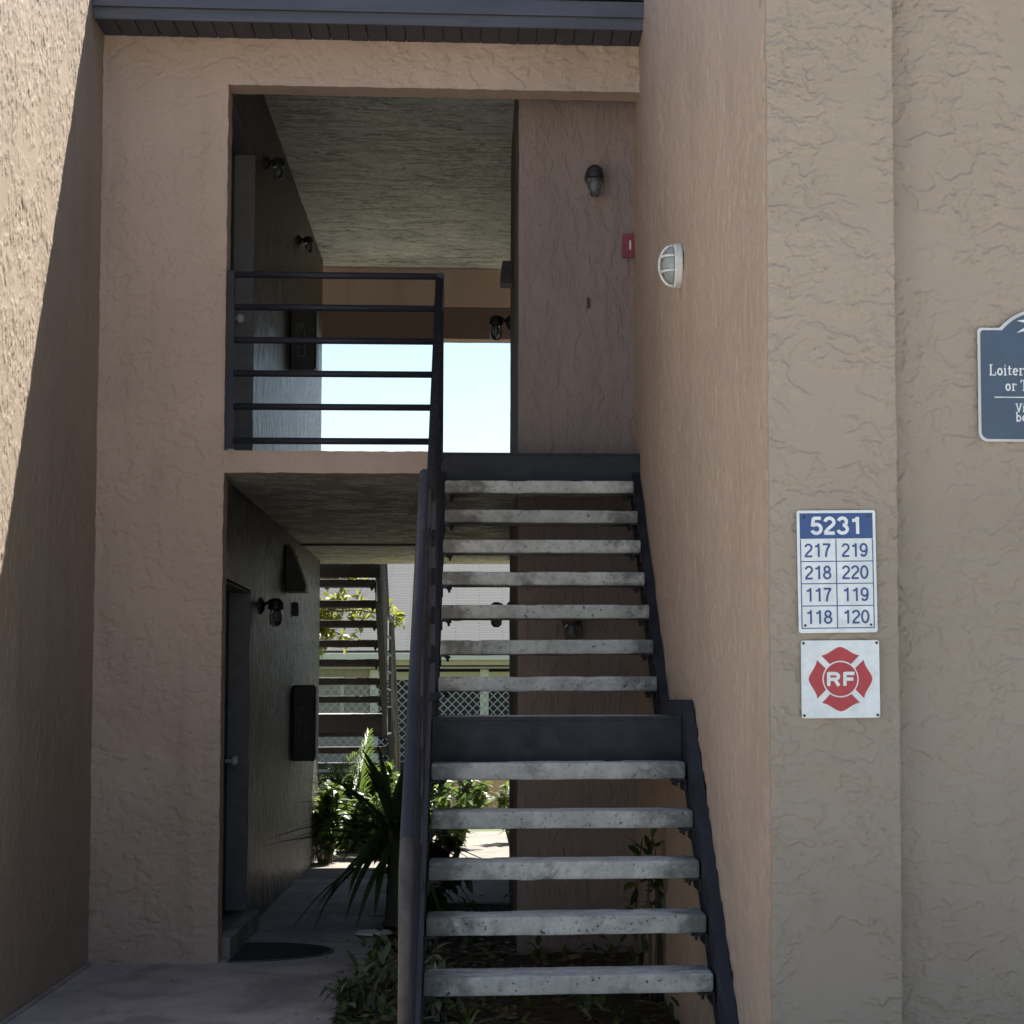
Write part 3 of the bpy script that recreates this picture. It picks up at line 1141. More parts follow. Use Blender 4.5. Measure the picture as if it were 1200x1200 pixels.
for k in range(4):
    bm = bm_new()
    prism(bm, petal(k * math.pi / 2), f2, .0042, .0049)
    obj('emblem_arm', bm, 'sign_red', Fs)
bm = bm_new()
prism(bm, [(.0535 * math.cos(2 * math.pi * i / 40), .0535 * math.sin(2 * math.pi * i / 40)) for i in range(40)], f2, .0042, .0049)
obj('emblem_hub', bm, 'sign_red', Fs)
stroke_text('RF', .043, .25, 0, 0, 'sign_white', Fs, f2, .0054, 1.5, .06)
for u, v in ((-.117, .114), (.117, .114), (-.117, -.114), (.117, -.114)):
    bm = bm_new()
    lathe(bm, [(.0045, 0), (.0045, .002), (.002, .0035)], f2(u, v, .0042), (0, -1, 0), 10)
    obj('screw', bm, 'screw_dark', Fs)

# notice sign at the right edge of the view
NY = YP + .0615
NX, NZ = 1.819, 2.47
Ns = empty('notice_sign', (NX, NY, NZ), 'slate blue notice sign with arched top and pale border on the right wall', 'sign')
fn = sign_map(NX, NZ, NY, .0)


def notice(w, h, r, aw, ah):
    pts = []
    for cx, cy, a0 in ((-w + r, h - .0 - r, 90),):
        pass
    hw = w
    pts += [(-hw + aw, h)]
    for i in range(1, 16):
        # flat circular arch from (-hw+aw,h) to (hw-aw,h)
        c = hw - aw
        R = (c * c + ah * ah) / (2 * ah)
        u = -c + 2 * c * i / 16
        pts.append((u, h + math.sqrt(R * R - u * u) - (R - ah)))
    pts += [(hw - aw, h)]
    top = list(reversed(pts))
    out = []
    rs = .012
    for i in range(6):
        a = math.radians(0 + 90 * i / 5)
        out.append((hw - rs + rs * math.cos(a), h - rs + rs * math.sin(a)))
    out += top
    for i in range(6):
        a = math.radians(90 + 90 * i / 5)
        out.append((-hw + rs + rs * math.cos(a), h - rs + rs * math.sin(a)))
    for a0, sx in ((180, -1), (270, 1)):
        for i in range(6):
            a = math.radians(a0 + 90 * i / 5)
            out.append((sx * (hw - r) + r * math.cos(a), -h + r + r * math.sin(a)))
    return out


bm = bm_new()
prism(bm, notice(.212, .186, .03, .072, .064), fn, 0, .006)
obj('border', bm, 'sign_slate_edge', Ns)
bm = bm_new()
prism(bm, notice(.203, .178, .024, .072, .062), fn, .0062, .0072)
obj('plate', bm, 'sign_slate', Ns)
# letters drawn with serifs
GL = {
    'L': ([((.12, 0), (.12, 1)), ((0, 0), (.58, 0)), ((0, 1), (.28, 1)), ((.58, 0), (.58, .26))], .68),
    'V': ([((.06, 1), (.34, 0)), ((.34, 0), (.62, 1)), ((-.04, 1), (.2, 1)), ((.5, 1), (.74, 1))], .74),
    'T': ([((.32, 0), (.32, 1)), ((0, 1), (.64, 1)), ((.2, 0), (.44, 0)), ((0, 1), (0, .78)), ((.64, 1), (.64, .78))], .74),
    'i': ([((.14, 0), (.14, .66)), ((.02, 0), (.27, 0)), ((.02, .66), (.14, .66)), ((.14, .86), (.14, .96))], .36),
    't': ([((.16, .06), (.16, .86)), ((.02, .62), (.36, .62)), ((.16, .04), (.36, .06))], .44),
    'r': ([((.14, 0), (.14, .64)), ((.02, 0), (.3, 0)), ((.02, .64), (.14, .64)), ((.14, .5), (.26, .64)), ((.26, .64), (.42, .62)), ((.42, .62), (.42, .52))], .5),
    'n': ([((.14, 0), (.14, .64)), ((.02, 0), (.26, 0)), ((.02, .64), (.14, .64)), ((.14, .52), (.3, .66)), ((.3, .66), (.46, .54)), ((.46, .54), (.46, 0)), ((.36, 0), (.58, 0))], .66),
    'o': ('O', .58), 'e': ('E', .56), 'b': ('B', .62), 'g': ('G', .58), ' ': ([], .32),
}


def ribbon(bm, p, t, f, z):
    """flat stroke of width t along the polyline p"""
    n = len(p)
    closed = (p[0] - p[-1]).length < 1e-6
    lv, rv = [], []
    for i in range(n):
        a = p[i - 1] if i else (p[-2] if closed else p[0])
        b = p[i + 1] if i < n - 1 else (p[1] if closed else p[-1])
        tg = (b - a).normalized()
        nn = Vector((-tg.y, tg.x)) * (t / 2)
        lv.append(bm.verts.new(f(*(p[i] + nn), z)))
        rv.append(bm.verts.new(f(*(p[i] - nn), z)))
    for i in range(n - 1):
        bm.faces.new((lv[i], rv[i], rv[i + 1], lv[i + 1]))


def serif_text(s, size, u0, v0, parent, f, d0):
    bm = bm_new()
    x = u0
    th = .15 * size
    k = 0

    def put(pl, t):
        nonlocal k
        p = [Vector((x + a * size, v0 + b * size)) for a, b in pl]
        if len(p) == 2:
            e = (p[1] - p[0]).normalized() * t * .3
            p = [p[0] - e, p[1] + e]
        ribbon(bm, p, t, f, d0 + .0002 * k)
        k += 1

    for ch in s:
        g, adv = GL[ch]
        if g == 'O':
            put(E_(.26, .32, .20, .30, 0, 360, 20), th)
        elif g == 'E':
            put(E_(.26, .32, .20, .30, 5, 320, 18), th)
            put([(.08, .34), (.44, .34)], th * .7)
        elif g == 'B':
            put(E_(.30, .32, .20, .30, 0, 360, 20), th)
            put([(.09, 0), (.09, 1)], th)
            put([(0, .97), (.09, .97)], th * .6)
        elif g == 'G':
            continue
        else:
            for a, b in g:
                put([a, b], th if abs(a[0] - b[0]) < .3 and abs(a[1] - b[1]) > .4 else th * .6)
        x += adv * size * 1.1
    return obj('lettering', bm, 'sign_letter', parent)


def npx(px, py):        # sign-plane coordinates relative to its centre, from measured offsets
    return ((px - 1146) * .002715 - .212, (385 - py) * .00279 + .186)


for s, px, py, cap in (('Loiter', 1160, 440.5, 12.0), ('or T', 1179, 458.5, 11.8), ('Vi', 1191.5, 483.5, 9.5), ('be', 1191.5, 494.5, 10.5)):
    u, v = npx(px, py)
    serif_text(s, cap * .00279, u, v, Ns, fn, .0074)
bm = bm_new()
u, v = npx(1165, 466.5)
prism(bm, [(u, v - .0016), (-u, v - .0016), (-u, v + .0016), (u, v + .0016)], fn, .0074, .0079)
obj('ruled_line', bm, 'sign_letter', Ns)
bm = bm_new()
for a0 in range(0, 181, 30):        # small burst of leaf blades at the head of the sign
    a = math.radians(a0 + 15)
    cx, cy = .0, .196
    R1 = .086
    p = Vector((math.cos(a), math.sin(a) * .9))
    n = Vector((-p.y, p.x))
    pts = [Vector((cx, cy)) + p * .012, Vector((cx, cy)) + p * .05 - n * .008, Vector((cx, cy)) + p * R1 - n * .002 + Vector((0, -.008)), Vector((cx, cy)) + p * .05 + n * .006]
    prism(bm, [tuple(q) for q in pts], fn, .0074, .0079)
obj('leaf_emblem', bm, 'sign_letter', Ns)

# ------------------------------------------------------------------ white bulkhead light on the stair wall
L = empty('bulkhead_light', (XR - .004, 10.23, 3.42), 'white round bulkhead light with cage bars on the stair wall', 'light')
o3 = Vector((XR - .006, 10.23, 3.42))
bm = bm_new()
lathe(bm, [(.098, 0), (.102, .006), (.102, .03), (.094, .036), (.088, .036)], o3, (-1, 0, 0), 36)
obj('base_ring', bm, 'lamp_white', L, False)
bm = bm_new()
lathe(bm, [(.084 * math.cos(t), .037 + .05 * math.sin(t)) for t in [math.pi / 2 * i / 8 for i in range(9)]], o3, (-1, 0, 0), 32)
obj('globe', bm, 'lamp_frosted', L, True)
for k, zz in enumerate((-.034, .034)):
    bm = bm_new()
    hw = math.sqrt(.092 ** 2 - zz ** 2)
    tube(bm, [o3 + Vector((-.036 - .062 * math.sin(math.pi * i / 12), -hw * math.cos(math.pi * i / 12), zz)) for i in range(13)], .006, 8)
    obj('cage_bar', bm, 'lamp_white', L, True)
bm = bm_new()
tube(bm, [o3 + Vector((-.036 - .065 * math.sin(math.pi * i / 16), 0, -.094 * math.cos(math.pi * i / 16))) for i in range(17)], .0065, 8)
obj('cage_bar', bm, 'lamp_white', L, True)


# ------------------------------------------------------------------ jelly-jar wall lamps
def jar_lamp(pos, nrm, label, mat='lamp_black', s=1.0, group='jar lamps on the walls'):
    pos, nrm = Vector(pos), Vector(nrm)
    E = empty('wall_lamp', pos, label, 'wall lamp', group)
    bm = bm_new()
    lathe(bm, [(.055 * s, 0), (.055 * s, .012), (.03 * s, .03), (.018 * s, .034)], pos, nrm, 18)
    obj('back_plate', bm, mat, E, False)
    hd = pos + nrm * .10 * s
    bm = bm_new()
    tube(bm, [pos + nrm * .02, pos + nrm * .07 * s + Vector((0, 0, .035 * s)), hd + Vector((0, 0, .03 * s))], .012 * s, 8)
    obj('arm', bm, mat, E, True)
    bm = bm_new()
    lathe(bm, [(.02 * s, .05 * s), (.044 * s, .03 * s), (.05 * s, 0), (.05 * s, -.02 * s), (.04 * s, -.022 * s)], hd, (0, 0, 1), 18)
    obj('cap', bm, mat, E, False)
    bm = bm_new()
    lathe(bm, [(.036 * s, -.023 * s), (.042 * s, -.06 * s), (.038 * s, -.11 * s), (.018 * s, -.13 * s)], hd, (0, 0, 1), 18)
    obj('jar', bm, 'lamp_glass', E, True)
    bm = bm_new()
    lathe(bm, [(.012 * s, -.024 * s), (.022 * s, -.06 * s), (.018 * s, -.085 * s), (.004 * s, -.095 * s)], hd, (0, 0, 1), 12)
    obj('bulb', bm, 'lamp_frosted', E, True)
    return E


jar_lamp((.666, YB - .004, 4.55), (0, -1, 0), 'black jar lamp high on the upper wall facing the stair', s=1.05)
jar_lamp((.53, YB - .004, 1.91), (0, -1, 0), 'brownish jar lamp on the lower wall, seen between the stair treads', 'rust_brown')
jar_lamp((XW + .004, 15.45, 2.08), (1, 0, 0), 'jar lamp on the dark ground-floor corridor wall past the door', s=1.05)
jar_lamp((XW + .004, 15.5, 5.10), (1, 0, 0), 'jar lamp on the upper corridor wall near the ceiling, nearer one', s=.85)
jar_lamp((XW + .004, 18.3, 5.13), (1, 0, 0), 'jar lamp on the upper corridor wall near the ceiling, farther one', s=.8)
jar_lamp((XB - .004, 17.0, 4.27), (-1, 0, 0), 'clear jar lamp at the far corner of the upper corridor', s=1.05)
jar_lamp((XB - .004, 16.5, 2.10), (-1, 0, 0), 'jar lamp at the corner of the ground-floor passage behind the treads')


def wedge_box(name, x, sx, y0, y1, z0, z1, dtop, dbot, mat, label, cat):
    bm = bm_new()
    poly = [(0, z0), (dbot, z0), (dbot, z0 + .05), (dtop, z1), (0, z1)]
    prism(bm, poly, lambda u, v, d: (x + sx * u, d, v), y0, y1)
    bmesh.ops.bevel(bm, geom=list(bm.edges), offset=.006, segments=2, affect='EDGES')
    E = empty(name, (x, (y0 + y1) / 2, z0), label, cat)
    h = obj('housing', bm, mat, E)
    k = 0
    while z0 + .06 + k * .05 < z1 - .05:
        zz = z0 + .06 + k * .05
        bm = bm_new()
        box(bm, x + sx * .01, x + sx * (dbot * .6), y0 - .004, y0 - .001, zz, zz + .012)
        obj('louvre', bm, 'cabinet_dark', E)
        k += 1
    return E


wedge_box('emergency_light', XB - .003, -1, 15.9, 16.12, 4.37, 4.53, .07, .085, 'cabinet_dark', 'dark box light on the corner wall of the upper corridor', 'light')
wedge_box('wedge_fixture', XW + .003, 1, 17.45, 17.75, 2.27, 2.63, .03, .15, 'cabinet_dark', 'dark wedge-shaped fixture high on the ground-floor corridor wall', 'vent hood')  # dark wedge on the wall, its use unknown
wedge_box('junction_box', XW + .003, 1, 18.15, 18.25, 2.11, 2.22, .04, .045, 'cabinet_dark', 'small dark box on the ground-floor corridor wall under the wedge fixture', 'box')

# fire alarm pull station
P = empty('fire_alarm', (.872, YB - .003, 4.14), 'red fire alarm pull box on the upper wall by the corner', 'fire alarm')
bm = bm_new()
box(bm, .835, .905, YB - .055, YB - .003, 4.075, 4.205, .004)
obj('housing', bm, 'alarm_red', P)
bm = bm_new()
box(bm, .831, .909, YB - .07, YB - .0555, 4.062, 4.078, .002)
obj('lip', bm, 'alarm_red', P)
bm = bm_new()
box(bm, .874, .884, YB - .066, YB - .0555, 4.11, 4.165, .003)
obj('pull_handle', bm, 'sign_white', P)
K = empty('door_bell', (.631, YB - .003, 3.798), 'small dark upright plate on the upper wall facing the stair', 'wall plate')
bm = bm_new()
box(bm, .622, .640, YB - .016, YB - .003, 3.765, 3.828, .003)
obj('plate', bm, 'cabinet_dark', K)
bm = bm_new()
lathe(bm, [(.006, 0), (.005, .004)], (.631, YB - .0165, 3.80), (0, -1, 0), 10)
obj('button', bm, 'lamp_black', K)


# extinguisher cabinets
def cabinet(y, z0, z1, d, label):
    E = empty('extinguisher_cabinet', (XW, y, z0), label, 'cabinet', 'extinguisher cabinets')
    bm = bm_new()
    box(bm, XW + .003, XW + d, y, y + .3, z0, z1, .006)
    obj('case', bm, 'cabinet_dark', E)
    bm = bm_new()
    box(bm, XW + d + .001, XW + d + .008, y + .02, y + .28, z0 + .02, z1 - .02, .002)
    obj('door', bm, 'cabinet_dark', E)
    f = lambda u, v, dd: Vector((XW + d * .45 + u, y - .0015 - dd, (z0 + z1) / 2 + v))
    bm = bm_new()
    def st(a, b, t=.004):
        a, b = Vector(a), Vector(b)
        q = (b - a).normalized() * t
        n = Vector((-q.y, q.x))
        prism(bm, [tuple(w) for w in (a - n - q, b - n + q, b + n + q, a + n - q)], f, 0, .001)
    for a, b in (((-.025, -.13), (.025, -.13)), ((.025, -.13), (.025, .06)), ((.025, .06), (.008, .085)), ((-.008, .085), (-.025, .06)),
                 ((-.025, .06), (-.025, -.13)), ((-.008, .085), (-.008, .115)), ((.008, .085), (.008, .115)), ((-.03, .12), (.02, .12)), ((-.03, .12), (-.045, .06)),
                 ((-.025, .0), (.025, .0)), ((-.025, -.06), (.025, -.06))):
        st(a, b, .003)
    obj('pictogram', bm, 'pictogram_grey', E)


cabinet(18.3, .97, 1.57, .17, 'dark fire extinguisher cabinet on the ground-floor corridor wall')
cabinet(17.7, 4.0, 4.47, .19, 'dark fire extinguisher cabinet on the upper corridor wall behind the railing')

# door mat and white disc in place of a sun patch
Mt = empty('door_mat', (-1.4, 13.5, 0), 'dark half-round door mat with pale rim on the walk', 'door mat')
poly = [(math.cos(t) * .56, math.sin(t) * .5) for t in [-math.pi / 2 + math.pi * i / 24 for i in range(25)]]
bm = bm_new()
prism(bm, poly, lambda u, v, d: (-1.395 + u, 13.5 + v, d), .002, .008)
obj('rim', bm, 'mat_border', Mt)
bm = bm_new()
prism(bm, [(u * .93 + .012, v * .93) for u, v in poly], lambda u, v, d: (-1.395 + u, 13.5 + v, d), .0085, .012)
obj('pad', bm, 'mat_rubber', Mt)
Disc = empty('sun_patch_disc', (-.70, 14.3, 0), 'round white disc standing in for a sun patch at the edge of the walk', 'cover')
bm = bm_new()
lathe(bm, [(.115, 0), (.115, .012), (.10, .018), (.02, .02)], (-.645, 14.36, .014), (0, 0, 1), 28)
obj('patch_disc', bm, 'knob_patch_white', Disc)


# ------------------------------------------------------------------ vegetation
def leaf_faces(V, F, p, d, up, L, Wd, bend=.25, n=3, fold=.15):
    """one leaf: a pointed strip that bends down and folds along its midrib"""
    d = d.normalized()
    s = d.cross(up)
    if s.length < 1e-3:
        s = d.orthogonal()
    s.normalize()
    nn = s.cross(d).normalized()
    b0 = len(V)
    for i in range(n + 1):
        t = i / n
        c = p + d * (L * t) - nn * (bend * L * t * t)
        w = Wd * (math.sin(math.pi * min(1, .12 + .88 * t)) ** .8) * .5 if i < n else 0.0005
        V.append(c - s * w + nn * (w * fold))
        V.append(c)
        V.append(c + s * w + nn * (w * fold))
    for i in range(n):
        a = b0 + 3 * i
        F.append((a, a + 1, a + 4, a + 3))
        F.append((a + 1, a + 2, a + 5, a + 4))


def mesh_obj(name, V, F, mat, parent=None, kind=None):
    me = bpy.data.meshes.new(name)
    me.from_pydata([tuple(v) for v in V], [], F)
    me.materials.append(MATS[mat])
    for p in me.polygons:
        p.use_smooth = True
    o = bpy.data.objects.new(name, me)
    C.objects.link(o)
    if parent is not None:
        o.parent = parent
        o.location = -Vector(parent.location)
    if kind:
        o['kind'] = kind
    return o


def rdir(r, zmin=-1.0):
    while True:
        v = Vector((r.uniform(-1, 1), r.uniform(-1, 1), r.uniform(-1, 1)))
        if .05 < v.length < 1 and v.z / v.length > zmin:
            return v.normalized()


def shrub(name, base, rx, ry, h, nst, leaves, L, Wd, mat, label, cat='shrub', seed=1, group=None):
    r = random.Random(seed)
    base = Vector(base)
    E = empty(name, base, label, cat, group)
    bm = bm_new()
    V, F = [], []
    for s in range(nst):
        a = r.uniform(0, 2 * math.pi)
        k = r.uniform(.2, 1)
        tip = base + Vector((math.cos(a) * rx * k, math.sin(a) * ry * k, h * r.uniform(.45, 1.0) * (1 - .25 * k)))
        root = base + Vector((math.cos(a) * .06, math.sin(a) * .06, 0))
        mid = (root + tip) / 2 + Vector((0, 0, h * .12)) + rdir(r) * .04
        pts = [root, root.lerp(mid, .5) + rdir(r) * .015, mid, mid.lerp(tip, .5) + rdir(r) * .02, tip]
        tube(bm, pts, [.010, .008, .007, .005, .002], 5, False)
        for i in range(leaves):
            t = r.uniform(.04, 1) ** .75
            q = min(3.999, t * 4)
            p = pts[int(q)].lerp(pts[int(q) + 1], q - int(q))
            d = (rdir(r) + Vector((math.cos(a) * .5, math.sin(a) * .5, .25))).normalized()
            p = p + rdir(r) * r.uniform(0, .05)
            leaf_faces(V, F, p, d, Vector((0, 0, 1)) + rdir(r) * .5, L * r.uniform(.6, 1.2), Wd * r.uniform(.7, 1.2), r.uniform(.1, .45), 3)
    obj('stems', bm, 'bark', E)
    mesh_obj('leaves', V, F, mat, E)
    return E


shrub('leafy_shrub', (-1.2, 22.25, 0), .5, .35, .9, 44, 34, .13, .055, 'leaf_shrub', 'dense dark shrub at the far end of the walk by the wall', seed=11)
shrub('leafy_shrub', (-.66, 22.15, 0), .45, .3, .95, 44, 34, .12, .05, 'leaf_shrub', 'dense dark shrub behind the strap-leaved plant at the corridor end', seed=12)
shrub('leafy_shrub', (-.28, 22.6, 0), .4, .35, 1.0, 26, 22, .13, .06, 'leaf_shrub', 'sunlit-topped shrub left of the small garden path', seed=13)
shrub('leafy_shrub', (.36, 23.3, 0), .3, .3, .75, 16, 20, .12, .05, 'leaf_shrub', 'small shrub by the low tan wall right of the garden path', seed=14)
shrub('leafy_shrub', (-.95, 21.3, 0), .42, .25, .7, 34, 30, .10, .045, 'leaf_shrub', 'low dark shrub in front of the corridor end', seed=15)
shrub('leafy_shrub', (-.42, 15.9, 0), .42, .42, .75, 26, 20, .13, .06, 'leaf_shrub', 'dark shrub in the planting bed behind the lower treads', seed=16)
shrub('climbing_plant', (.84, 11.3, 0), .05, .22, 1.0, 6, 12, .10, .045, 'leaf_shrub', 'slim dark plant growing up the stair wall under the landing', 'plant', seed=17)
shrub('climbing_plant', (-1.37, 20.75, 0), .10, .3, 1.02, 12, 24, .15, .07, 'leaf_shrub', 'broad-leaved plant reaching out from the corridor wall below the cabinet', 'plant', seed=18)


# palm fronds
def palm(base, fr, label, seed, mat='leaf_palm'):
    r = random.Random(seed)
    base = Vector(base)
    E = empty('palm', base, label, 'palm')
    for a, el, ln, curve in fr:
        V, F = [], []
        bm = bm_new()
        d = Vector((math.cos(a) * math.cos(el), math.sin(a) * math.cos(el), math.sin(el)))
        pts = []
        p = base + Vector((0, 0, .02))
        n = 14
        for i in range(n + 1):
            pts.append(p.copy())
            p = p + d * (ln / n)
            d = (d + Vector((0, 0, -curve / n))).normalized()
        tube(bm, pts, [.009 * (1 - .85 * i / n) for i in range(n + 1)], 5, False)
        f = obj('frond', bm, mat, E)
        side = Vector((-math.sin(a), math.cos(a), 0))
        for i in range(3, n * 3):
            t = i / (n * 3)
            q = t * n
            c = pts[int(q)].lerp(pts[min(n, int(q) + 1)], q - int(q))
            tg = (pts[min(n, int(q) + 1)] - pts[int(q)]).normalized()
            ll = ln * .34 * math.sin(math.pi * (.15 + .8 * t)) + .03
            for sg in (-1, 1):
                dd = (side * sg + tg * .75 + Vector((0, 0, r.uniform(-.1, .15)))).normalized()
                leaf_faces(V, F, c, dd, Vector((0, 0, 1)), ll, .013, .18, 3, .3)
        lo = mesh_obj('leaflets', V, F, mat)
        lo.parent = f
    return E


palm((-1.22, 22.0, .0), [(.3, 1.45, 1.15, .5), (3.3, 1.0, 1.0, .9), (2.6, 1.15, 1.1, .8), (4.2, .95, .9, 1.0), (5.4, 1.0, .9, .9), (1.2, 1.2, 1.0, .6)],
     'bright green palm with feathery fronds at the corridor end', 5)
palm((-1.72, 22.5, .2), [(.2, .8, 1.1, .8), (-.5, 1.0, 1.1, .6), (.9, .9, 1.0, .8), (-1.2, .8, .9, .9), (2.5, .9, .9, .8)],
     'darker palm fanning out in front of the far staircase', 6, 'leaf_shrub')

# strap-leaved plant beside the walk
SPn = Vector((-.56, 14.95, 0))
St = empty('strap_plant', SPn, 'dark strap-leaved plant arching over the walk beside the handrail', 'plant')
bm = bm_new()
tube(bm, [SPn, SPn + Vector((.01, .02, .3)), SPn + Vector((.0, 0, .62))], [.05, .04, .035], 10)
obj('stem', bm, 'bark', St)
r = random.Random(21)
for i in range(64):
    a = r.uniform(0, 2 * math.pi)
    el = r.uniform(-.5, 1.35)
    V, F = [], []
    d = Vector((math.cos(a) * math.cos(el), math.sin(a) * math.cos(el), math.sin(el)))
    leaf_faces(V, F, SPn + Vector((0, 0, .45 + .2 * r.random())), d, Vector((0, 0, 1)), r.uniform(.5, .82), r.uniform(.042, .062), .5 * math.cos(el) + .08, 7, .35)
    mesh_obj('leaf', V, F, 'leaf_strap', St)

# ground cover and litter in the bed
V, F = [], []
r = random.Random(31)
for i in range(1700):
    x, y = r.uniform(-.62, .88), r.uniform(8.5, 16.4)
    dn = noise.noise(Vector((x * 2.2, y * 2.2, 3.0)))
    if y > 12.7 and (x < -.2 or r.random() < .6):
        continue
    if dn < -.12 and r.random() < .8:
        continue
    d = rdir(r, .1)
    leaf_faces(V, F, Vector((x, y, r.uniform(-.01, .12) * (1 + dn))), d, Vector((0, 0, 1)), r.uniform(.04, .10), r.uniform(.018, .035), .3, 3)
mesh_obj('ground_cover', V, F, 'leaf_shrub', kind='stuff')
tag(bpy.data.objects['ground_cover'], 'low dark ground cover in the bed under the stairs', 'ground cover')
V, F = [], []
for i in range(900):
    x, y = r.uniform(-.64, .88), r.uniform(8.5, 16.4)
    d = rdir(r, -.05)
    d.z *= .25
    leaf_faces(V, F, Vector((x, y, r.uniform(0, .03))), d, Vector((0, 0, 1)) + rdir(r) * .6, r.uniform(.05, .12), r.uniform(.015, .04), .2, 3)
o = mesh_obj('leaf_litter', V, F, 'leaf_dead', kind='stuff')
tag(o, 'dry fallen leaves scattered over the bed under the stairs', 'leaf litter')
V, F = [], []
for i in range(46):
    x, y = r.uniform(-2.1, -.66), r.uniform(9.6, 15.5)
    if r.random() < .6:
        x = -.66 - abs(r.gauss(0, .12))
    if y > 13 and x < -1.4:
        continue
    d = rdir(r, -.05)
    d.z = 0
    leaf_faces(V, F, Vector((x, y, r.uniform(.004, .012))), d, Vector((0, 0, 1)), r.uniform(.02, .05), r.uniform(.01, .02), -.1, 3)
o = mesh_obj('fallen_leaves', V, F, 'leaf_dead', kind='stuff')
tag(o, 'small dry leaves lying on the concrete walk', 'leaves')
for k, (x, y) in enumerate(((-.52, 10.9), (-.42, 11.5), (-.36, 12.0), (-.25, 10.7))):
    shrub('variegated_plant', (x, y, 0), .17, .2, .24, 12, 12, .09, .035, 'leaf_cover',
          ['mottled low plant at the walk edge, nearest the handrail post', 'mottled low plant at the walk edge, behind the nearest one',
           'mottled low plant at the walk edge, farthest of the row', 'mottled low plant under the lowest treads'][k], 'plant', 40 + k, 'mottled plants along the walk')

# rear tree
T = empty('garden_tree', (-3.0, 28.5, 0), 'leafy tree with sunlit yellow-green leaves behind the far staircase', 'tree')
bm = bm_new()
tube(bm, [(-3.0, 28.5, -.05), (-2.95, 28.5, 1.2), (-2.8, 28.45, 2.4), (-2.7, 28.4, 3.6)], [.13, .11, .09, .05], 10)
tr = obj('trunk', bm, 'bark', T, True)
V, F = [], []
r = random.Random(51)
limbs = []
bm = bm_new()
ends = [(-1.0, 28.3, 2.45), (-1.45, 28.2, 2.95), (-1.6, 28.6, 2.2), (-1.75, 28.1, 3.05), (-1.5, 28.5, 2.6), (-1.9, 28.2, 2.0), (-1.7, 28.4, 3.3), (-2.1, 28.0, 2.9), (-1.9, 28.9, 2.6), (-3.6, 28.2, 3.0), (-4.2, 28.7, 3.4), (-3.3, 29.3, 3.6), (-2.6, 27.7, 3.5), (-2.2, 28.4, 3.9), (-3.4, 28.2, 4.2)]
for e in ends:
    s = Vector((-2.82, 28.45, r.uniform(1.7, 2.9)))
    e = Vector(e)
    md = s.lerp(e, .5) + Vector((0, 0, .28)) + rdir(r) * .06
    pts = [s, s.lerp(md, .5) + rdir(r) * .04, md, md.lerp(e, .5) + Vector((0, 0, .05)), e]
    tube(bm, pts, [.03, .024, .018, .012, .004], 6, False)
    for k in range(26):
        t = r.uniform(1.2, 3.99)
        p = pts[int(t)].lerp(pts[int(t) + 1], t - int(t))
        q = p + rdir(r) * r.uniform(.12, .34)
        tube(bm, [p, p.lerp(q, .5) + rdir(r) * .02, q], [.006, .004, .002], 4, False)
        for j in range(13):
            w = p.lerp(q, r.uniform(.2, 1.05)) + rdir(r) * .05
            leaf_faces(V, F, w, rdir(r), Vector((0, 0, 1)) + rdir(r), r.uniform(.07, .12), r.uniform(.035, .06), .2, 3)
obj('limbs', bm, 'bark', T)
mesh_obj('crown', V, F, 'leaf_tree', T)

# ------------------------------------------------------------------ garden beyond
HY = 46.0
H = empty('garden_house', (0, HY, 0), 'low house with grey shingle roof and lattice porch beyond the garden', 'house')
bm = bm_new()
box(bm, -16, -2.2, HY + .1, HY + .3, 0, 2.1)
box(bm, -16, 14, HY + 1.8, HY + 8, 0, 2.4)
obj('wall', bm, 'house_siding', H)
bm = bm_new()
box(bm, -2.2, 14, HY + .5, HY + .6, 0, 2.05)
obj('porch_dark_sheet', bm, 'porch_shade', H)  # dark sheet in place of the unlit porch interior
ro = bm_new()
a = math.atan2(2.7, 6.5)
hl = math.hypot(2.7, 6.5)
box(ro, -17, 15, 0, hl, 0, .09)
rof = bpy.data.meshes.new('roof')
ro.to_mesh(rof)
ro.free()
rof.materials.append(MATS['shingle_grey'])
rfo = bpy.data.objects.new('roof', rof)
C.objects.link(rfo)
rfo.parent = H
rfo.location = (0, -.35, 2.33)
rfo.rotation_euler = (a, 0, 0)
bm = bm_new()
box(bm, -17, 15, HY - .44, HY - .33, 2.22, 2.36, .01)
obj('gutter', bm, 'house_trim', H)
bm = bm_new()
box(bm, -17, 15, HY - .32, HY - .28, 2.12, 2.33)
box(bm, -2.2, 14, HY, HY + .12, 1.83, 1.99)
obj('header', bm, 'house_cream', H)
bm = bm_new()
box(bm, -17, 15, HY - .27, HY + .1, 2.05, 2.09)
obj('soffit', bm, 'house_siding', H)
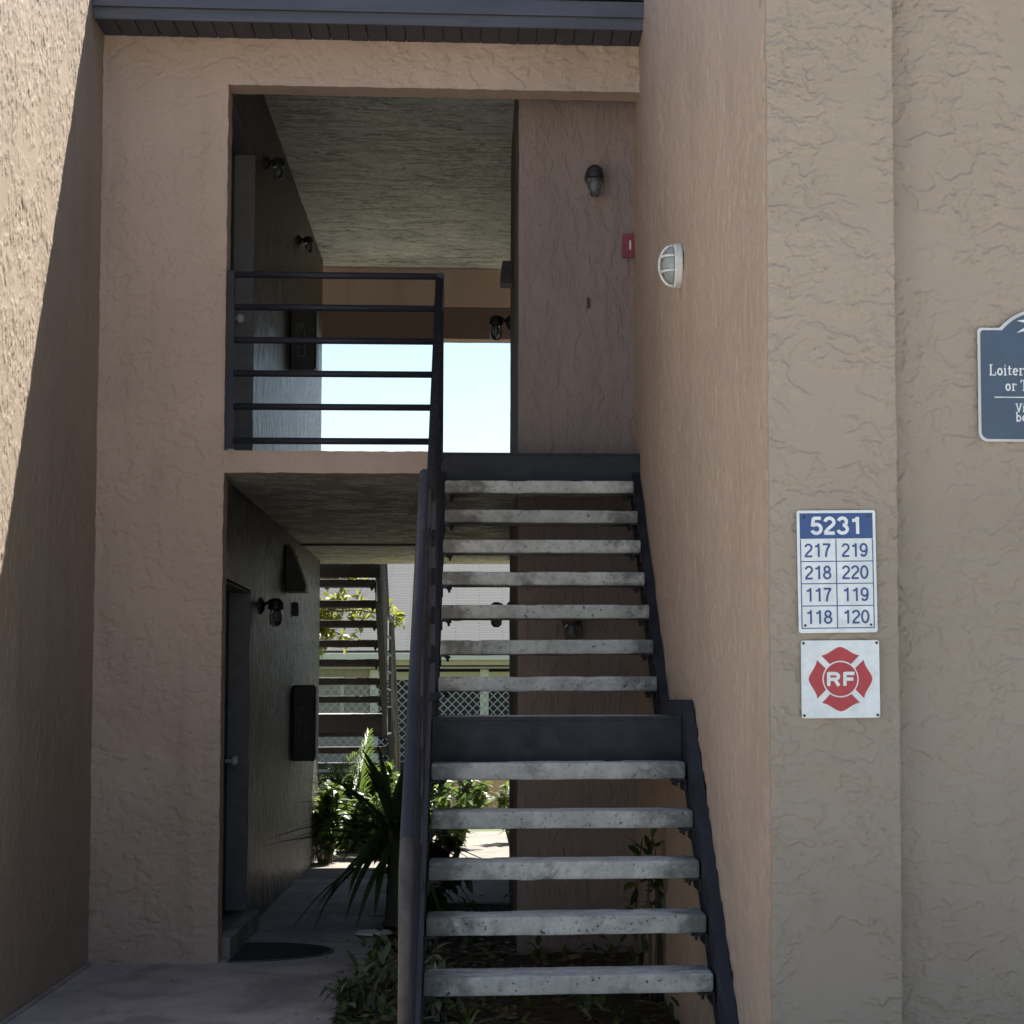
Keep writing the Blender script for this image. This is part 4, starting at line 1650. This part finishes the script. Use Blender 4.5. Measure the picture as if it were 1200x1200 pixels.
for x in (-2.1, .09, 2.4, 4.8):
    bm = bm_new()
    box(bm, x - .085, x + .085, HY - .02, HY + .11, 0, 2.04, .01)
    obj('post', bm, 'house_trim', H)
bm = bm_new()
x0, x1, z0, z1 = -7.0, 4.7, .2, 1.83
pit = .165
for sg in (1, -1):
    s = x0 - (z1 - z0)
    while s < x1 + (z1 - z0):
        # line x = s + sg*(z - z0) clipped to the panel
        zs = []
        a0, a1 = (s, s + (z1 - z0)) if sg > 0 else (s + (z1 - z0), s)
        t0, t1 = 0.0, 1.0
        dx = a1 - a0
        for lim, sgn in ((x0, 1), (x1, -1)):
            fa, fb = (a0 - lim) * sgn, (a1 - lim) * sgn
            if fa < 0 and fb < 0:
                t0 = 2
            elif fa < 0:
                t0 = max(t0, fa / (fa - fb))
            elif fb < 0:
                t1 = min(t1, fa / (fa - fb))
        if t0 < t1:
            p = (a0 + dx * t0, z0 + (z1 - z0) * t0)
            q = (a0 + dx * t1, z0 + (z1 - z0) * t1)
            w = .011
            prism(bm, [(p[0] - w, p[1]), (q[0] - w, q[1]), (q[0] + w, q[1]), (p[0] + w, p[1])], XZ, HY - (.05 if sg > 0 else .038), HY - (.04 if sg > 0 else .028))
        s += pit
o = obj('lattice', bm, 'mesh_grey', H)
o['kind'] = 'stuff'
for x in (-3.4,):
    bm = bm_new()
    box(bm, x - .7, x + .7, HY + .04, HY + .098, .9, 1.9)
    wd = obj('window', bm, 'house_trim', H)
    for k in range(8):
        bm = bm_new()
        zz = .96 + k * .115
        box(bm, x - .62, x + .62, HY + .02, HY + .038, zz, zz + .1, .004)
        obj('slat', bm, 'house_siding', wd)
LWl = empty('low_wall', (0, 30.7, 0), 'low tan garden wall beyond the corridor', 'wall')
bm = grid_wall(lin(-.75, 5, .2), lin(-.02, .46, .12), lambda x, z: True, 30.7, 30.9, XZ, .004, 4)
obj('wall', bm, 'low_wall_tan', LWl)
bm = bm_new()
box(bm, -.78, 5.0, 30.67, 30.93, .465, .52, .01)
obj('coping', bm, 'low_wall_tan', LWl)
